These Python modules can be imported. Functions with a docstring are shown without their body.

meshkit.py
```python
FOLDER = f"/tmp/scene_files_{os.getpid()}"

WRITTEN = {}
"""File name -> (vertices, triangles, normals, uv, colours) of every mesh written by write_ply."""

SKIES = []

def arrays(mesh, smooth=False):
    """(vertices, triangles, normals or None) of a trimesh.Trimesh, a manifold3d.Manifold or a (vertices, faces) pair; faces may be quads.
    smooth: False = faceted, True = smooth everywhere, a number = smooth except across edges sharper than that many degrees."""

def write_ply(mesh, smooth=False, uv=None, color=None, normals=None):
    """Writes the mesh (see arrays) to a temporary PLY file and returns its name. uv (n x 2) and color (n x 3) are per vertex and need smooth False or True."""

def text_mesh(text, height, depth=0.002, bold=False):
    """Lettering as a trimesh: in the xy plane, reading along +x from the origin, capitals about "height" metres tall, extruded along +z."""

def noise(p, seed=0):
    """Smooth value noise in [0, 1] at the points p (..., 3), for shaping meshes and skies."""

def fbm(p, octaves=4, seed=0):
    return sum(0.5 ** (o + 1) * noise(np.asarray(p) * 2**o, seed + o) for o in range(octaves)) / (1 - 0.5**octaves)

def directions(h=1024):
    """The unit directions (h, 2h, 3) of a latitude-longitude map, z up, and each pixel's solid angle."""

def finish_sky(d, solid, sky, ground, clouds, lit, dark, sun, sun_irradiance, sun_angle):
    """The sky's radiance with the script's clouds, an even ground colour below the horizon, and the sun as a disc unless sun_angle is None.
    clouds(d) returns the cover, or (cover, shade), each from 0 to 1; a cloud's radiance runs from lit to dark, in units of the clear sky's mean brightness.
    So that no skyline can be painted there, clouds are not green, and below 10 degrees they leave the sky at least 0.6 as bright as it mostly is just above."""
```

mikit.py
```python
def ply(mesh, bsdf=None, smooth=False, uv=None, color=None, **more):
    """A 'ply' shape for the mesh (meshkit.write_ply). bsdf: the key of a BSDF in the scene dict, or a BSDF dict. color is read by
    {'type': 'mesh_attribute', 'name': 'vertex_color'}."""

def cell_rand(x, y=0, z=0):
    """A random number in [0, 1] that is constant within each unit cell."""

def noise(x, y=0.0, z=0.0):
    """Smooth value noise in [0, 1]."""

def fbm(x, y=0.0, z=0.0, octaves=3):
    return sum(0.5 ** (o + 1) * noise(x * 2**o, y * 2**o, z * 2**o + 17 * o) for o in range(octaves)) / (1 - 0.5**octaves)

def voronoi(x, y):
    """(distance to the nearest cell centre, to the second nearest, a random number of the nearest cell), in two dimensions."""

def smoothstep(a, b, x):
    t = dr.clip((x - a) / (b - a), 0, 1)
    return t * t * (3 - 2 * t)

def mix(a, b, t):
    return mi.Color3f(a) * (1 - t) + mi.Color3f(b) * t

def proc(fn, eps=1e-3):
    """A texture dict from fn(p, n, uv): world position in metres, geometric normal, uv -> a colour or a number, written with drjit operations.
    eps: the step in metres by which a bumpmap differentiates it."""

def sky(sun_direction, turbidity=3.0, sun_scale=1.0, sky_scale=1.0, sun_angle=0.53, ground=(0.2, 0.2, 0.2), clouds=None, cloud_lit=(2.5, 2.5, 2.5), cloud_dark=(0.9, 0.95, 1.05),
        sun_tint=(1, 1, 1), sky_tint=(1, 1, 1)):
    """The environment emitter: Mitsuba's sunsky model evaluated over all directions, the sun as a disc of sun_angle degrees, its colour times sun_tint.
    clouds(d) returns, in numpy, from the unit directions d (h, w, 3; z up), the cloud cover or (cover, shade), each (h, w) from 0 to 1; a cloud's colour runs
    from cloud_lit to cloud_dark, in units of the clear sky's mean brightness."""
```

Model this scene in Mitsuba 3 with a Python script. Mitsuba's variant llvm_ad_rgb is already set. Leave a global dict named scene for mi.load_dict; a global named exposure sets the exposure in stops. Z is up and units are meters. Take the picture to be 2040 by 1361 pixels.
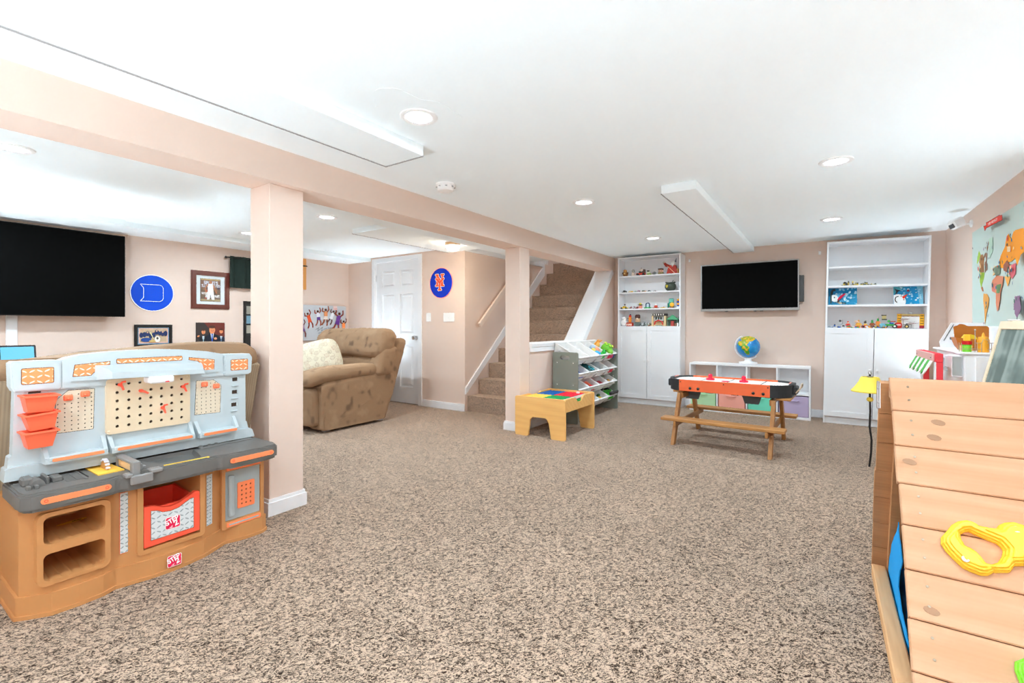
import math, random
import numpy as np, trimesh, shapely, manifold3d as m3
from shapely.geometry import Polygon, LineString, Point, box as sbox
from shapely import affinity
from shapely.ops import unary_union
import drjit as dr
import mitsuba as mi
import mikit, meshkit

# ------------------------------------------------------------------ camera, light level
scene, labels = {}, {}
CAM_H, YAW, FPX, HOR = 1.06, 0.590529, 925.4455, 650.22
_fw = np.array([-math.sin(YAW), math.cos(YAW), 0.0])
T = mi.ScalarTransform4f
scene['camera'] = {'type': 'perspective', 'fov': math.degrees(2 * math.atan(1020 / FPX)), 'fov_axis': 'x',
                   'principal_point_offset_x': 0.0, 'principal_point_offset_y': (680.5 - HOR) / 1361.0,
                   'near_clip': 0.02, 'far_clip': 100.0,
                   'to_world': T().look_at(origin=[0, 0, CAM_H], target=[float(_fw[0]), float(_fw[1]), CAM_H], up=[0, 0, 1])}
exposure = 2.15
LAMP = 20.0          # radiance of the recessed lamps
UP = 60.0  # radiance of the uplights added to brighten the ceiling
LAMP_TINT = (0.82, 1.0, 1.12)
PW = dict(main=4.9, left=6.0, c=1.75, d=0.35, e=1.5, f=0.25, g=0.38, h=1.6, dome=4.5)   # strengths of the lamp groups, c to h are added uplights
PI = math.pi


# ------------------------------------------------------------------ helpers
def lin(c):
    """'#rrggbb' as seen in sRGB -> linear"""
    if isinstance(c, str):
        c = c if len(c) == 7 else '#' + ''.join(a * 2 for a in c[1:])
        c = [int(c[i:i + 2], 16) / 255 for i in (1, 3, 5)]
    return [float(x / 12.92 if x <= 0.04045 else ((x + 0.055) / 1.055) ** 2.4) for x in c]


_mats = {}


def mat(name, col, rough=0.5, spec=0.5, metallic=0.0, sheen=0.0, clearcoat=0.0):
    key = 'mat_' + name
    if key not in scene:
        base = col if isinstance(col, dict) else {'type': 'rgb', 'value': lin(col)}
        scene[key] = {'type': 'twosided', 'bsdf': {'type': 'principled', 'base_color': base, 'roughness': rough, 'specular': spec,
                                                    'metallic': metallic, 'sheen': sheen, 'clearcoat': clearcoat}}
    return key


def bumped(name, inner, fn, scale, eps=1e-3):
    key = 'mat_' + name
    scene[key] = {'type': 'twosided', 'bsdf': {'type': 'bumpmap', 'arbitrary': mikit.proc(fn, eps), 'scale': scale, 'bsdf': inner}}
    return key


def numbered(key):
    if key not in _used:
        _used.add(key)
        return key
    k = 1
    while f'{key}_{k:03d}' in _used:
        k += 1
    key = f'{key}_{k:03d}'
    _used.add(key)
    return key


_used = set()


def tag(key, label=None, cat=None, group=None, kind=None):
    d = labels.setdefault(key, {})
    for a, b in (('label', label), ('category', cat), ('group', group), ('kind', kind)):
        if b:
            d[a] = b
    return key


def thing(name, label, cat, group=None):
    return tag(numbered(name), label, cat, group)


def put(name, mesh, m, parent=None, smooth=35, label=None, color=None, **kw):
    """one entry of the scene; mesh may be a list"""
    if isinstance(mesh, (list, tuple)) and not isinstance(mesh[0], np.ndarray):
        mesh = cat_(mesh)
    key = numbered((parent + '__' if parent else '') + name)
    scene[key] = mikit.ply(mesh, m, smooth=smooth, **kw)
    if label:
        tag(key, label)
    return key


def one(name, mesh, m, label, cat, group=None, smooth=35):
    k = put(name, mesh, m, None, smooth)
    return tag(k, label, cat, group)


def struct(name, mesh, m, parent=None, smooth=35):
    k = put(name, mesh, m, parent, smooth)
    if not parent:
        tag(k, kind='structure')
    return k


def tm(mesh):
    if isinstance(mesh, trimesh.Trimesh):
        return mesh
    v, f, _ = meshkit.arrays(mesh)
    return trimesh.Trimesh(v, f, process=False)


def cat_(ms):
    return trimesh.util.concatenate([tm(m) for m in ms])


class VC:
    """several coloured solids in one mesh (vertex colours)"""

    def __init__(self):
        self.ms, self.cs = [], []

    def add(self, mesh, col, angle=35):
        for m in (mesh if isinstance(mesh, list) else [mesh]):
            m = tm(m)
            if angle:
                m = trimesh.graph.smooth_shade(m, angle=math.radians(angle), facet_minarea=None)
            self.ms.append(m)
            self.cs.append(np.tile(lin(col), (len(m.vertices), 1)))
        return self

    def put(self, name, m='mat_vc', parent=None, M=None, label=None):
        mesh = trimesh.util.concatenate(self.ms)
        if M is not None:
            mesh = mesh.copy()
            mesh.apply_transform(M)
        key = numbered((parent + '__' if parent else '') + name)
        scene[key] = mikit.ply(mesh, m, smooth=True, color=np.vstack(self.cs))
        if label:
            tag(key, label)
        return key

    def one(self, name, label, cat, group=None, M=None, m='mat_vc'):
        return tag(self.put(name, m, None, M), label, cat, group)


def tr(mesh, x=0, y=0, z=0, rz=0, rx=0, ry=0, s=1):
    m = tm(mesh).copy()
    M = np.eye(4)
    for ang, ax in ((rx, [1, 0, 0]), (ry, [0, 1, 0]), (rz, [0, 0, 1])):
        if ang:
            M = trimesh.transformations.rotation_matrix(math.radians(ang), ax) @ M
    if np.any(np.asarray(s) != 1):
        M = M @ np.diag(list(np.broadcast_to(s, 3)) + [1])
    M[:3, 3] = (x, y, z)
    m.apply_transform(M)
    return m


def mtx(x=0, y=0, z=0, rz=0, rx=0, ry=0):
    M = np.eye(4)
    for ang, ax in ((rx, [1, 0, 0]), (ry, [0, 1, 0]), (rz, [0, 0, 1])):
        if ang:
            M = trimesh.transformations.rotation_matrix(math.radians(ang), ax) @ M
    M[:3, 3] = (x, y, z)
    return M


def hull(pts):
    return trimesh.convex.convex_hull(np.asarray(pts, float))


def bx(x0, x1, y0, y1, z0, z1, b=0.0):
    """box with chamfered edges"""
    if b <= 0:
        m = trimesh.creation.box((x1 - x0, y1 - y0, z1 - z0))
        m.apply_translation(((x0 + x1) / 2, (y0 + y1) / 2, (z0 + z1) / 2))
        return m
    b = min(b, (x1 - x0) * .49, (y1 - y0) * .49, (z1 - z0) * .49)
    P = []
    for X, sx in ((x0, 1), (x1, -1)):
        for Y, sy in ((y0, 1), (y1, -1)):
            for Z, sz in ((z0, 1), (z1, -1)):
                P += [(X, Y + sy * b, Z + sz * b), (X + sx * b, Y, Z + sz * b), (X + sx * b, Y + sy * b, Z)]
    return hull(P)


def sph(r, x=0, y=0, z=0, sub=2, s=(1, 1, 1)):
    m = trimesh.creation.icosphere(subdivisions=sub, radius=r)
    m.apply_scale(s)
    m.apply_translation((x, y, z))
    return m


def cyl(p, q, r, n=20, r2=None):
    p, q = np.asarray(p, float), np.asarray(q, float)
    d = q - p
    z = d / np.linalg.norm(d)
    a = np.cross(z, [0, 0, 1] if abs(z[2]) < .9 else [1, 0, 0])
    a /= np.linalg.norm(a)
    b = np.cross(z, a)
    t = np.arange(n) * 2 * PI / n
    ring = np.cos(t)[:, None] * a + np.sin(t)[:, None] * b
    r2 = r if r2 is None else r2
    return hull(np.vstack([p + ring * r, q + ring * r2]))


def tube(path, r, n=8):
    """round bar along points"""
    path = np.asarray(path, float)
    k = len(path)
    rr = np.broadcast_to(r, k)
    tg = np.gradient(path, axis=0)
    for i in range(k):
        if np.linalg.norm(tg[i]) < 1e-9:
            tg[i] = path[min(i + 1, k - 1)] - path[min(i, k - 2)]
    tg /= np.linalg.norm(tg, axis=1, keepdims=True)
    up = np.eye(3)[np.argmin(np.abs(tg[0]))]
    V = []
    a0 = None
    for i in range(k):
        a = np.cross(tg[i], up) if a0 is None else a0 - tg[i] * (a0 @ tg[i])
        if np.linalg.norm(a) < 1e-6:
            a = np.cross(tg[i], np.eye(3)[np.argmin(np.abs(tg[i]))])
        a /= np.linalg.norm(a)
        a0 = a
        b = np.cross(tg[i], a)
        t = np.arange(n) * 2 * PI / n
        V.append(path[i] + rr[i] * (np.cos(t)[:, None] * a + np.sin(t)[:, None] * b))
    V = np.vstack(V + [path[:1], path[-1:]])
    F = []
    for i in range(k - 1):
        for j in range(n):
            a, b, c, d = i * n + j, i * n + (j + 1) % n, (i + 1) * n + (j + 1) % n, (i + 1) * n + j
            F += [(a, b, c), (a, c, d)]
    for j in range(n):
        F += [(k * n, (j + 1) % n, j), (k * n + 1, (k - 1) * n + j, (k - 1) * n + (j + 1) % n)]
    m = trimesh.Trimesh(V, F, process=False)
    m.fix_normals()
    return m


def bar(p, q, w, h, up=(0, 0, 1), b=0.0):
    """rectangular bar from p to q; w across, h along up"""
    p, q, up = (np.asarray(a, float) for a in (p, q, up))
    L = np.linalg.norm(q - p)
    z = (q - p) / L
    x = np.cross(up, z)
    x /= np.linalg.norm(x)
    y = np.cross(z, x)
    m = bx(-w / 2, w / 2, -h / 2, h / 2, 0, L, b)
    M = np.eye(4)
    M[:3, :3] = np.stack([x, y, z], 1)
    M[:3, 3] = p
    m.apply_transform(M)
    return m


def lathe(prof, n=32, x=0, y=0, z=0):
    m = trimesh.creation.revolve(np.asarray(prof, float), sections=n)
    m.apply_translation((x, y, z))
    return m


def ext(poly, h, z=0.0):
    """shapely polygon -> prism (list-safe)"""
    if not isinstance(poly, shapely.Geometry):
        poly = Polygon(poly)
    if not poly.is_valid:
        poly = poly.buffer(0)
    ms = [trimesh.creation.extrude_polygon(g, h, engine='earcut') for g in getattr(poly, 'geoms', [poly]) if g.area > 1e-9]
    m = trimesh.util.concatenate(ms)
    m.apply_translation((0, 0, z))
    return m


def frame(m, o, U, V):
    """take a mesh laid in the xy plane (thickness +z) to origin o with axes U, V and U x V"""
    U, V = np.asarray(U, float), np.asarray(V, float)
    M = np.eye(4)
    M[:3, :3] = np.stack([U, V, np.cross(U, V)], 1)
    M[:3, 3] = o
    m = tm(m).copy()
    m.apply_transform(M)
    return m


def rrect(x0, y0, x1, y1, r, n=4):
    return sbox(x0 + r, y0 + r, x1 - r, y1 - r).buffer(r, quad_segs=n)


def ell(x, y, a, b, rot=0, n=8):
    return affinity.translate(affinity.rotate(affinity.scale(Point(0, 0).buffer(1, quad_segs=n), a, b), rot, origin=(0, 0)), x, y)


def man(m):
    m = tm(m)
    m = trimesh.Trimesh(m.vertices, m.faces, process=True)
    return m3.Manifold(m3.Mesh(np.asarray(m.vertices, np.float32), np.asarray(m.faces, np.uint32)))


def cut(a, *bs):
    a = man(a)
    for b in bs:
        a = a - man(b)
    return tm(a)


def join(*bs):
    a = man(bs[0])
    for b in bs[1:]:
        a = a + man(b)
    return tm(a)


def soft(mesh, length, it=10, lamb=.5):
    """refine and round off a solid"""
    a = man(mesh).refine_to_length(length)
    m = tm(a)
    m = trimesh.Trimesh(m.vertices, m.faces, process=True)
    trimesh.smoothing.filter_taubin(m, lamb=lamb, nu=lamb + .03, iterations=it)
    return m


def pad(x0, x1, y0, y1, z0, z1, r=.05, e=2.6, n=14, puff=0.0):
    """cushion: superellipsoid-like rounded block"""
    m = trimesh.creation.icosphere(subdivisions=4)
    v = m.vertices.copy()
    s = np.array([(x1 - x0) / 2, (y1 - y0) / 2, (z1 - z0) / 2])
    core = np.maximum(s - r, 1e-4)
    # radial map of the sphere onto a rounded box
    d = v / np.abs(v).max(1, keepdims=True)
    p = d * s
    c = np.clip(p, -core, core)
    dd = p - c
    ln = np.linalg.norm(dd, axis=1, keepdims=True)
    p = c + dd / np.maximum(ln, 1e-9) * np.minimum(ln, r)
    if puff:
        q = p / s
        p = p * (1 + puff * (1 - np.minimum(1, (q[:, [1, 2, 0]] ** 2 + q[:, [2, 0, 1]] ** 2) / 1.2)) * (np.abs(q) > .8))
    m.vertices = p + np.array([(x0 + x1) / 2, (y0 + y1) / 2, (z0 + z1) / 2])
    return m


def wrinkle(mesh, amp, freq, seed=0, axis=None):
    m = tm(mesh).copy()
    v = np.asarray(m.vertices)
    n = np.asarray(m.vertex_normals)
    d = (meshkit.fbm(v * np.asarray(freq), 3, seed) - .5) * 2 * amp
    m.vertices = v + n * d[:, None]
    return m


def flat(shapes, o, U, V, step=.0004, t=.0006):
    """flat print: list of (shapely geometry, colour), each a hair above the one before, as one vertex-coloured mesh"""
    vc = VC()
    z = 0.0
    for g, c in shapes:
        if not isinstance(g, shapely.Geometry):
            g = Polygon(g)
        if not g.is_valid:
            g = g.buffer(0)
        if g.area < 1e-9:
            continue
        vc.add(frame(ext(g, t, z), o, U, V), c, angle=0)
        z += step
    return vc


def words(text, h, x, y, bold=True, w=None):
    """lettering as a shapely shape with its lower left corner at (x, y); w: wanted width"""
    m = meshkit.text_mesh(text, h, 0.002, bold)
    v, f = m.vertices, m.faces
    tri = [Polygon(v[a][:, :2]) for a in f if abs(v[a][:, 2] - 0.002).max() < 1e-6]
    g = unary_union([t.buffer(1e-5) for t in tri if t.area > 0])
    x0, y0, x1, y1 = g.bounds
    if w:
        g = affinity.scale(g, w / (x1 - x0), 1, origin=(x0, 0))
    return affinity.translate(g, x - x0, y)


# ------------------------------------------------------------------ materials
scene['mat_vc'] = {'type': 'twosided', 'bsdf': {'type': 'principled', 'base_color': {'type': 'mesh_attribute', 'name': 'vertex_color'}, 'roughness': .45, 'specular': .4}}
scene['mat_print'] = {'type': 'twosided', 'bsdf': {'type': 'principled', 'base_color': {'type': 'mesh_attribute', 'name': 'vertex_color'}, 'roughness': .6, 'specular': .25}}


def _carpet(dark, light):
    a, b = lin(dark), lin(light)

    def fn(p, n, uv):
        # loops: domain-warped noise, slightly drawn out along the rows
        s = 250.0
        x, y, z = p.x * s, p.y * s, p.z * s
        wx = mikit.noise(x * .45, y * .45, z * .45 + 3.0) * 2.4
        wy = mikit.noise(x * .45 + 31.0, y * .45, z * .45) * 2.4
        f = mikit.noise((x + y) * .62 + wx, (y - x) * 1.05 + wy, z)
        g = mikit.noise(x * 1.9 + wy, y * 1.9 + wx, z * 1.9)
        h = mikit.noise((x + y) * .26 + wy * .4, (y - x) * .26, z * .26 + 9)
        v = mikit.smoothstep(.24, .72, f * .52 + g * .26 + h * .22)
        big = mikit.fbm(p.x * 2.2, p.y * 2.2, p.z * 2.2)
        return mikit.mix(a, b, v) * (0.90 + 0.2 * big)
    return fn


carpet_fn = _carpet('#2c211b', '#b29a87')
stair_fn = _carpet('#3a2d25', '#bfa48f')


def _wood(base, dark, freq=1.0, axis=0, ring=14.0):
    a, b = lin(base), lin(dark)

    def fn(p, n, uv):
        q = [p.x, p.y, p.z]
        along = q[axis]
        o1, o2 = [q[i] for i in range(3) if i != axis]
        w = mikit.fbm(along * 1.6 * freq, o1 * 7 * freq, o2 * 7 * freq)
        r = dr.sin((o1 * 9 + o2 * 9 + along * .5 + w * 1.1) * ring * freq)
        fine = mikit.noise(along * 6 * freq, o1 * 160 * freq, o2 * 160 * freq)
        t = dr.clip(.25 * (r * .5 + .5) + .35 * w + .3 * fine - .2, 0, 1)
        return mikit.mix(a, b, t)
    return fn


scene['mat_carpet'] = {'type': 'twosided', 'bsdf': {'type': 'principled', 'base_color': mikit.proc(carpet_fn), 'roughness': .95, 'specular': .1}}
scene['mat_stair_carpet'] = {'type': 'twosided', 'bsdf': {'type': 'principled', 'base_color': mikit.proc(stair_fn), 'roughness': .95, 'specular': .1}}
WALL = mat('wall_paint', '#ddc8bb', .85, .2)
CEIL = mat('ceiling_paint', '#ebf3f6', .9, .2)
TRIM = mat('trim_white', '#e9eaec', .45, .4)
WHITE = mat('white_laminate', '#e6e7e9', .4, .4)
WPLASTIC = mat('white_plastic', '#f2f2f2', .35, .5)
BLACK = mat('black_plastic', '#101010', .35, .5)
CHROME = mat('chrome', '#c8c8ca', .2, .5, metallic=1.0)

# ------------------------------------------------------------------ structure
ZC, BZ = 2.05, 1.862            # ceiling height, underside of the beam
XR, YB = 1.05, 6.47             # right wall, back wall
XL, YD = -5.977, 4.47           # far left wall, wall with the door
XS = -3.70                      # left wall of the stairs
YF = -2.2                       # wall behind the camera

struct('floor', bx(XL - .1, XR + .1, YF - .1, YB + .1, -.1, 0), 'mat_carpet')
hole = sbox(XS, 6.12, -2.76, YB + .2)
struct('ceiling', ext(sbox(XL - .1, YF - .1, XR + .1, YB + .1).difference(hole), .1, ZC), CEIL)
struct('wall_back', bx(-2.56, XR + .1, YB, YB + .1, 0, ZC), WALL)
struct('wall_right', bx(XR, XR + .1, YF, YB, 0, ZC), WALL)
struct('wall_front', bx(XL, XR, YF - .1, YF, 0, ZC), WALL)
struct('wall_left', bx(XL - .1, XL, YF, YD + .1, 0, ZC), WALL)
# wall with the door: opening between x -5.375 and -4.50
DX0, DX1, DZ = -5.37, -4.50, 1.965
dw = ext(sbox(XL, 0, XS, ZC).difference(sbox(DX0, -1, DX1, DZ)), .1)
struct('wall_door', frame(dw, (0, YD + .1, 0), (1, 0, 0), (0, 0, 1)), WALL)
struct('wall_stair_left', bx(XS - .1, XS, YD + .1, 8.6, 0, 3.4), WALL)
struct('wall_stair_end', bx(XS, -2.66, 8.6, 8.7, 0, 3.4), WALL)
struct('wall_stair_upper', [bx(-2.76, -2.56, YB, 8.6, 0, 3.4), bx(-2.76, -2.66, 6.12, YB, ZC + .1, 3.4), bx(XS, -2.66, 6.02, 6.12, ZC + .1, 3.4)], WALL)
struct('ceiling_stair', bx(XS - .1, -2.56, 6.02, 8.7, 3.4, 3.5), CEIL)
# beam and the two boxed columns
struct('beam', bx(-2.765, -2.52, YF, YB, BZ, ZC), WALL)


def board_ring(x0, x1, y0, y1, h, t):
    ring = sbox(x0 - t, y0 - t, x1 + t, y1 + t).difference(sbox(x0, y0, x1, y1))
    ring2 = sbox(x0 - t * .5, y0 - t * .5, x1 + t * .5, y1 + t * .5).difference(sbox(x0, y0, x1, y1))
    return cat_([ext(ring, h * .8, 0), ext(ring2, h * .2, h * .8)])


def column(x0, x1, y0, y1):
    k = struct('column', bx(x0, x1, y0, y1, 0, BZ, .004), WALL)
    put('baseboard', board_ring(x0, x1, y0, y1, .092, .014), TRIM, k)
    return k


column(-2.775, -2.57, 1.40, 1.605)
column(-2.715, -2.535, 3.925, 4.11)

# half wall beside the stairs with a sloping opening
J0, J1 = (5.29, .80), (6.35, 1.862)     # sloping edge of the opening (y, z)
hw = Polygon([(4.11, 0), (YB, 0), (YB, BZ), J1, J0, (4.11, .80)])
struct('wall_stair_half', frame(ext(hw, .225), (-2.76, 0, 0), (0, 1, 0), (0, 0, 1)), WALL)


def yz(poly, x0, x1):
    """polygon in (y, z) made solid between x0 and x1"""
    return frame(ext(poly, x1 - x0), (x0, 0, 0), (0, 1, 0), (0, 0, 1))


_d = np.array(J1) - np.array(J0)
_d /= np.linalg.norm(_d)
_n = np.array([-_d[1], _d[0]])
A, B = np.array(J0), np.array(J1)
struct('trim_1', [yz(Polygon([A, B, B + _n * .018, A + _n * .018]), -2.775, -2.525),
                  yz(Polygon([A - _n * .055 + _d * .05, B - _n * .055, B + _n * .018, A + _n * .018]), -2.535, -2.515)], TRIM)
struct('trim_2', [bx(-2.775, -2.505, 4.11, 5.32, .86, .88, .004), bx(-2.537, -2.515, 4.11, 5.36, .79, .862, .003), bx(-2.545, -2.508, 4.11, 5.36, .84, .862, .004)], TRIM)
# carpeted stairs
st = tag(numbered('stairs'), kind='structure')
for i in range(13):
    y0 = 4.52 + .222 * i
    z1 = .19 * (i + 1)
    prof = Polygon([(y0, z1 - .19 if i else 0), (y0 + .30, z1 - .19), (y0 + .30, z1), (y0 - .0, z1)])
    put('step', yz(prof, XS + .002, -2.765), 'mat_stair_carpet', st)
# skirt board on the stair wall, rail of trim under the stair ceiling
sk = Polygon([(4.47, .215), (4.47, .295), (6.43, 2.035), (6.43, 1.868)])
struct('trim_3', yz(sk, XS, XS + .02), TRIM)
struct('trim_4', bx(XS, XS + .022, 4.47, 6.42, 1.995, ZC, .003), TRIM)


def baseboard(name, x0, x1, y0, y1):
    struct(name, [bx(x0, x1, y0, y1, 0, .075, .002), bx(min(x0, x1) + .003 * (x1 - x0 < .03), x1 - .003 * (x1 - x0 < .03), y0 + .003 * (y1 - y0 < .03), y1 - .003 * (y1 - y0 < .03), .075, .092, .003)], TRIM)


baseboard('baseboard_back', -2.53, XR, YB - .016, YB)
baseboard('baseboard_right', XR - .016, XR, YF, YB - .02)
baseboard('baseboard_left', XL, XL + .016, YF, YD)
baseboard('baseboard_door', -4.42, XS, YD - .016, YD)
baseboard('baseboard_door_left', XL + .02, -5.45, YD - .016, YD)
baseboard('baseboard_stair', -2.535, -2.519, 4.13, YB - .02)

# boxed ducts under the ceilings
s1 = struct('soffit', bx(-2.125, -1.82, YF, 1.845, 1.993, ZC, .002), CEIL)
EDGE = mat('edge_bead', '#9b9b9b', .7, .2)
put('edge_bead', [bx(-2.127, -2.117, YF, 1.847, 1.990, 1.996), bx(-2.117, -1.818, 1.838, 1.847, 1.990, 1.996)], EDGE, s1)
s2 = struct('soffit', bx(-.95, -.715, 3.30, YB, 1.99, ZC, .002), CEIL)
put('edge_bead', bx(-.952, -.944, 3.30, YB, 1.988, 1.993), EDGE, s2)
struct('soffit', bx(-3.19, -2.765, YF, YD, 1.93, ZC, .002), CEIL)
struct('soffit', [bx(XL, -5.47, YF, YD, 2.003, ZC), bx(-5.48, -5.40, YF, 1.59, 2.003, ZC)], CEIL)
s3 = struct('soffit', bx(-3.98, -3.19, 3.02, YD, 2.0, ZC, .002), CEIL)
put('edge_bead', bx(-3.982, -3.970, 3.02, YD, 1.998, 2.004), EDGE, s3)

# six-panel door with its casing
dr_ = tag(numbered('door_1'), kind='structure')
W, Hd = DX1 - DX0 - .006, DZ - .012
slab = sbox(0, 0, W, Hd)
cols = ((.115, W / 2 - .055), (W / 2 + .055, W - .115))
rows = ((.22, .80), (.95, 1.50), (1.60, 1.83))
holes = unary_union([sbox(a, c, b, d) for a, b in cols for c, d in rows])
fd = [ext(slab.difference(holes), .042), ext(slab, .02)]
for a, b in cols:
    for c, d in rows:
        i = .022
        fd.append(hull([(a + i, c + i, .02), (b - i, c + i, .02), (a + i, d - i, .02), (b - i, d - i, .02),
                        (a + i * 2, c + i * 2, .038), (b - i * 2, c + i * 2, .038), (a + i * 2, d - i * 2, .038), (b - i * 2, d - i * 2, .038)]))
put('slab', [frame(m, (DX0 + .003, YD + .06, .008), (1, 0, 0), (0, 0, 1)) for m in fd], TRIM, dr_)
put('casing', [bx(DX0 - .06, DX0, YD - .018, YD, 0, DZ + .06, .004), bx(DX1, DX1 + .07, YD - .018, YD, 0, DZ + .06, .004), bx(DX0, DX1, YD - .018, YD, DZ, DZ + .06, .004),
               bx(DX0 - .002, DX0 + .003, YD, YD + .1, 0, DZ), bx(DX1 - .003, DX1 + .002, YD, YD + .1, 0, DZ), bx(DX0, DX1, YD, YD + .1, DZ - .003, DZ + .002)], TRIM, dr_)
kx, kz = DX1 - .06, .905
put('knob', frame(lathe([(0, 0), (.033, 0), (.033, .006), (.014, .01), (.012, .035), (.024, .042), (.03, .055), (.026, .07), (0, .076)], 24), (kx, YD + .025, kz), (1, 0, 0), (0, 0, 1)), CHROME, dr_)
for z in (1.75, 1.0, .22):
    put('hinge', [bx(DX0 - .004, DX0 + .012, YD + .005, YD + .022, z - .045, z + .045, .003)], CHROME, dr_)

# ------------------------------------------------------------------ lamps
scene['mat_lamp'] = {'type': 'diffuse', 'reflectance': {'type': 'rgb', 'value': [.9, .9, .9]}}


def lamp(x, y, label, r=.062, power=1.0, z=ZC):
    t = thing('ceiling_light', label, 'ceiling light', None)
    put('trim_ring', lathe([(r, 0), (r, -.006), (r + .012, -.009), (r + .024, -.006), (r + .027, 0)], 40, x, y, z), WPLASTIC, t)
    k = put('lens', lathe([(0, -.004), (r * .6, -.0038), (r - .001, -.002)], 40, x, y, z)
            if False else lathe([(0, -.0045), (r * .7, -.004), (r - .0005, -.0012)], 40, x, y, z), 'mat_lamp', t)
    scene[k]['emitter'] = {'type': 'area', 'radiance': {'type': 'rgb', 'value': [LAMP * power * PW['left' if x < -2.7 else 'main'] * c for c in LAMP_TINT]}}
    return t


lamp(-1.585, 1.575, 'large round recessed ceiling light beside the end of the long white soffit', power=.8)
lamp(.062, 3.39, 'recessed ceiling light nearest the right wall above the wooden climber')
lamp(-1.585, 3.39, 'recessed ceiling light left of the short white soffit, between soffit and beam')
lamp(-1.585, 5.20, 'recessed ceiling light closest to the left bookcase')
lamp(.062, 5.20, 'recessed ceiling light closest to the right bookcase', power=.75)
lamp(-3.2, 6.45, 'ceiling light high above the top of the stairs, out of view', z=3.4, power=.35)
lamp(-3.728, 2.555, 'recessed ceiling light just right of the front column, over the recliner')
lamp(-5.06, 2.53, 'recessed ceiling light half hidden behind the left edge of the front column')
for x, y, w in ((.40, .9, 'just above the camera, over the near end of the climber'), (-1.585, -.25, 'behind the camera, left of the long soffit'), (.062, -.25, 'straight behind the camera'),
                (-3.728, .6, 'over the near end of the brown sofa'), (-5.06, .6, 'in front of the large black television')):
    lamp(x, y, 'recessed ceiling light ' + w)


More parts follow.
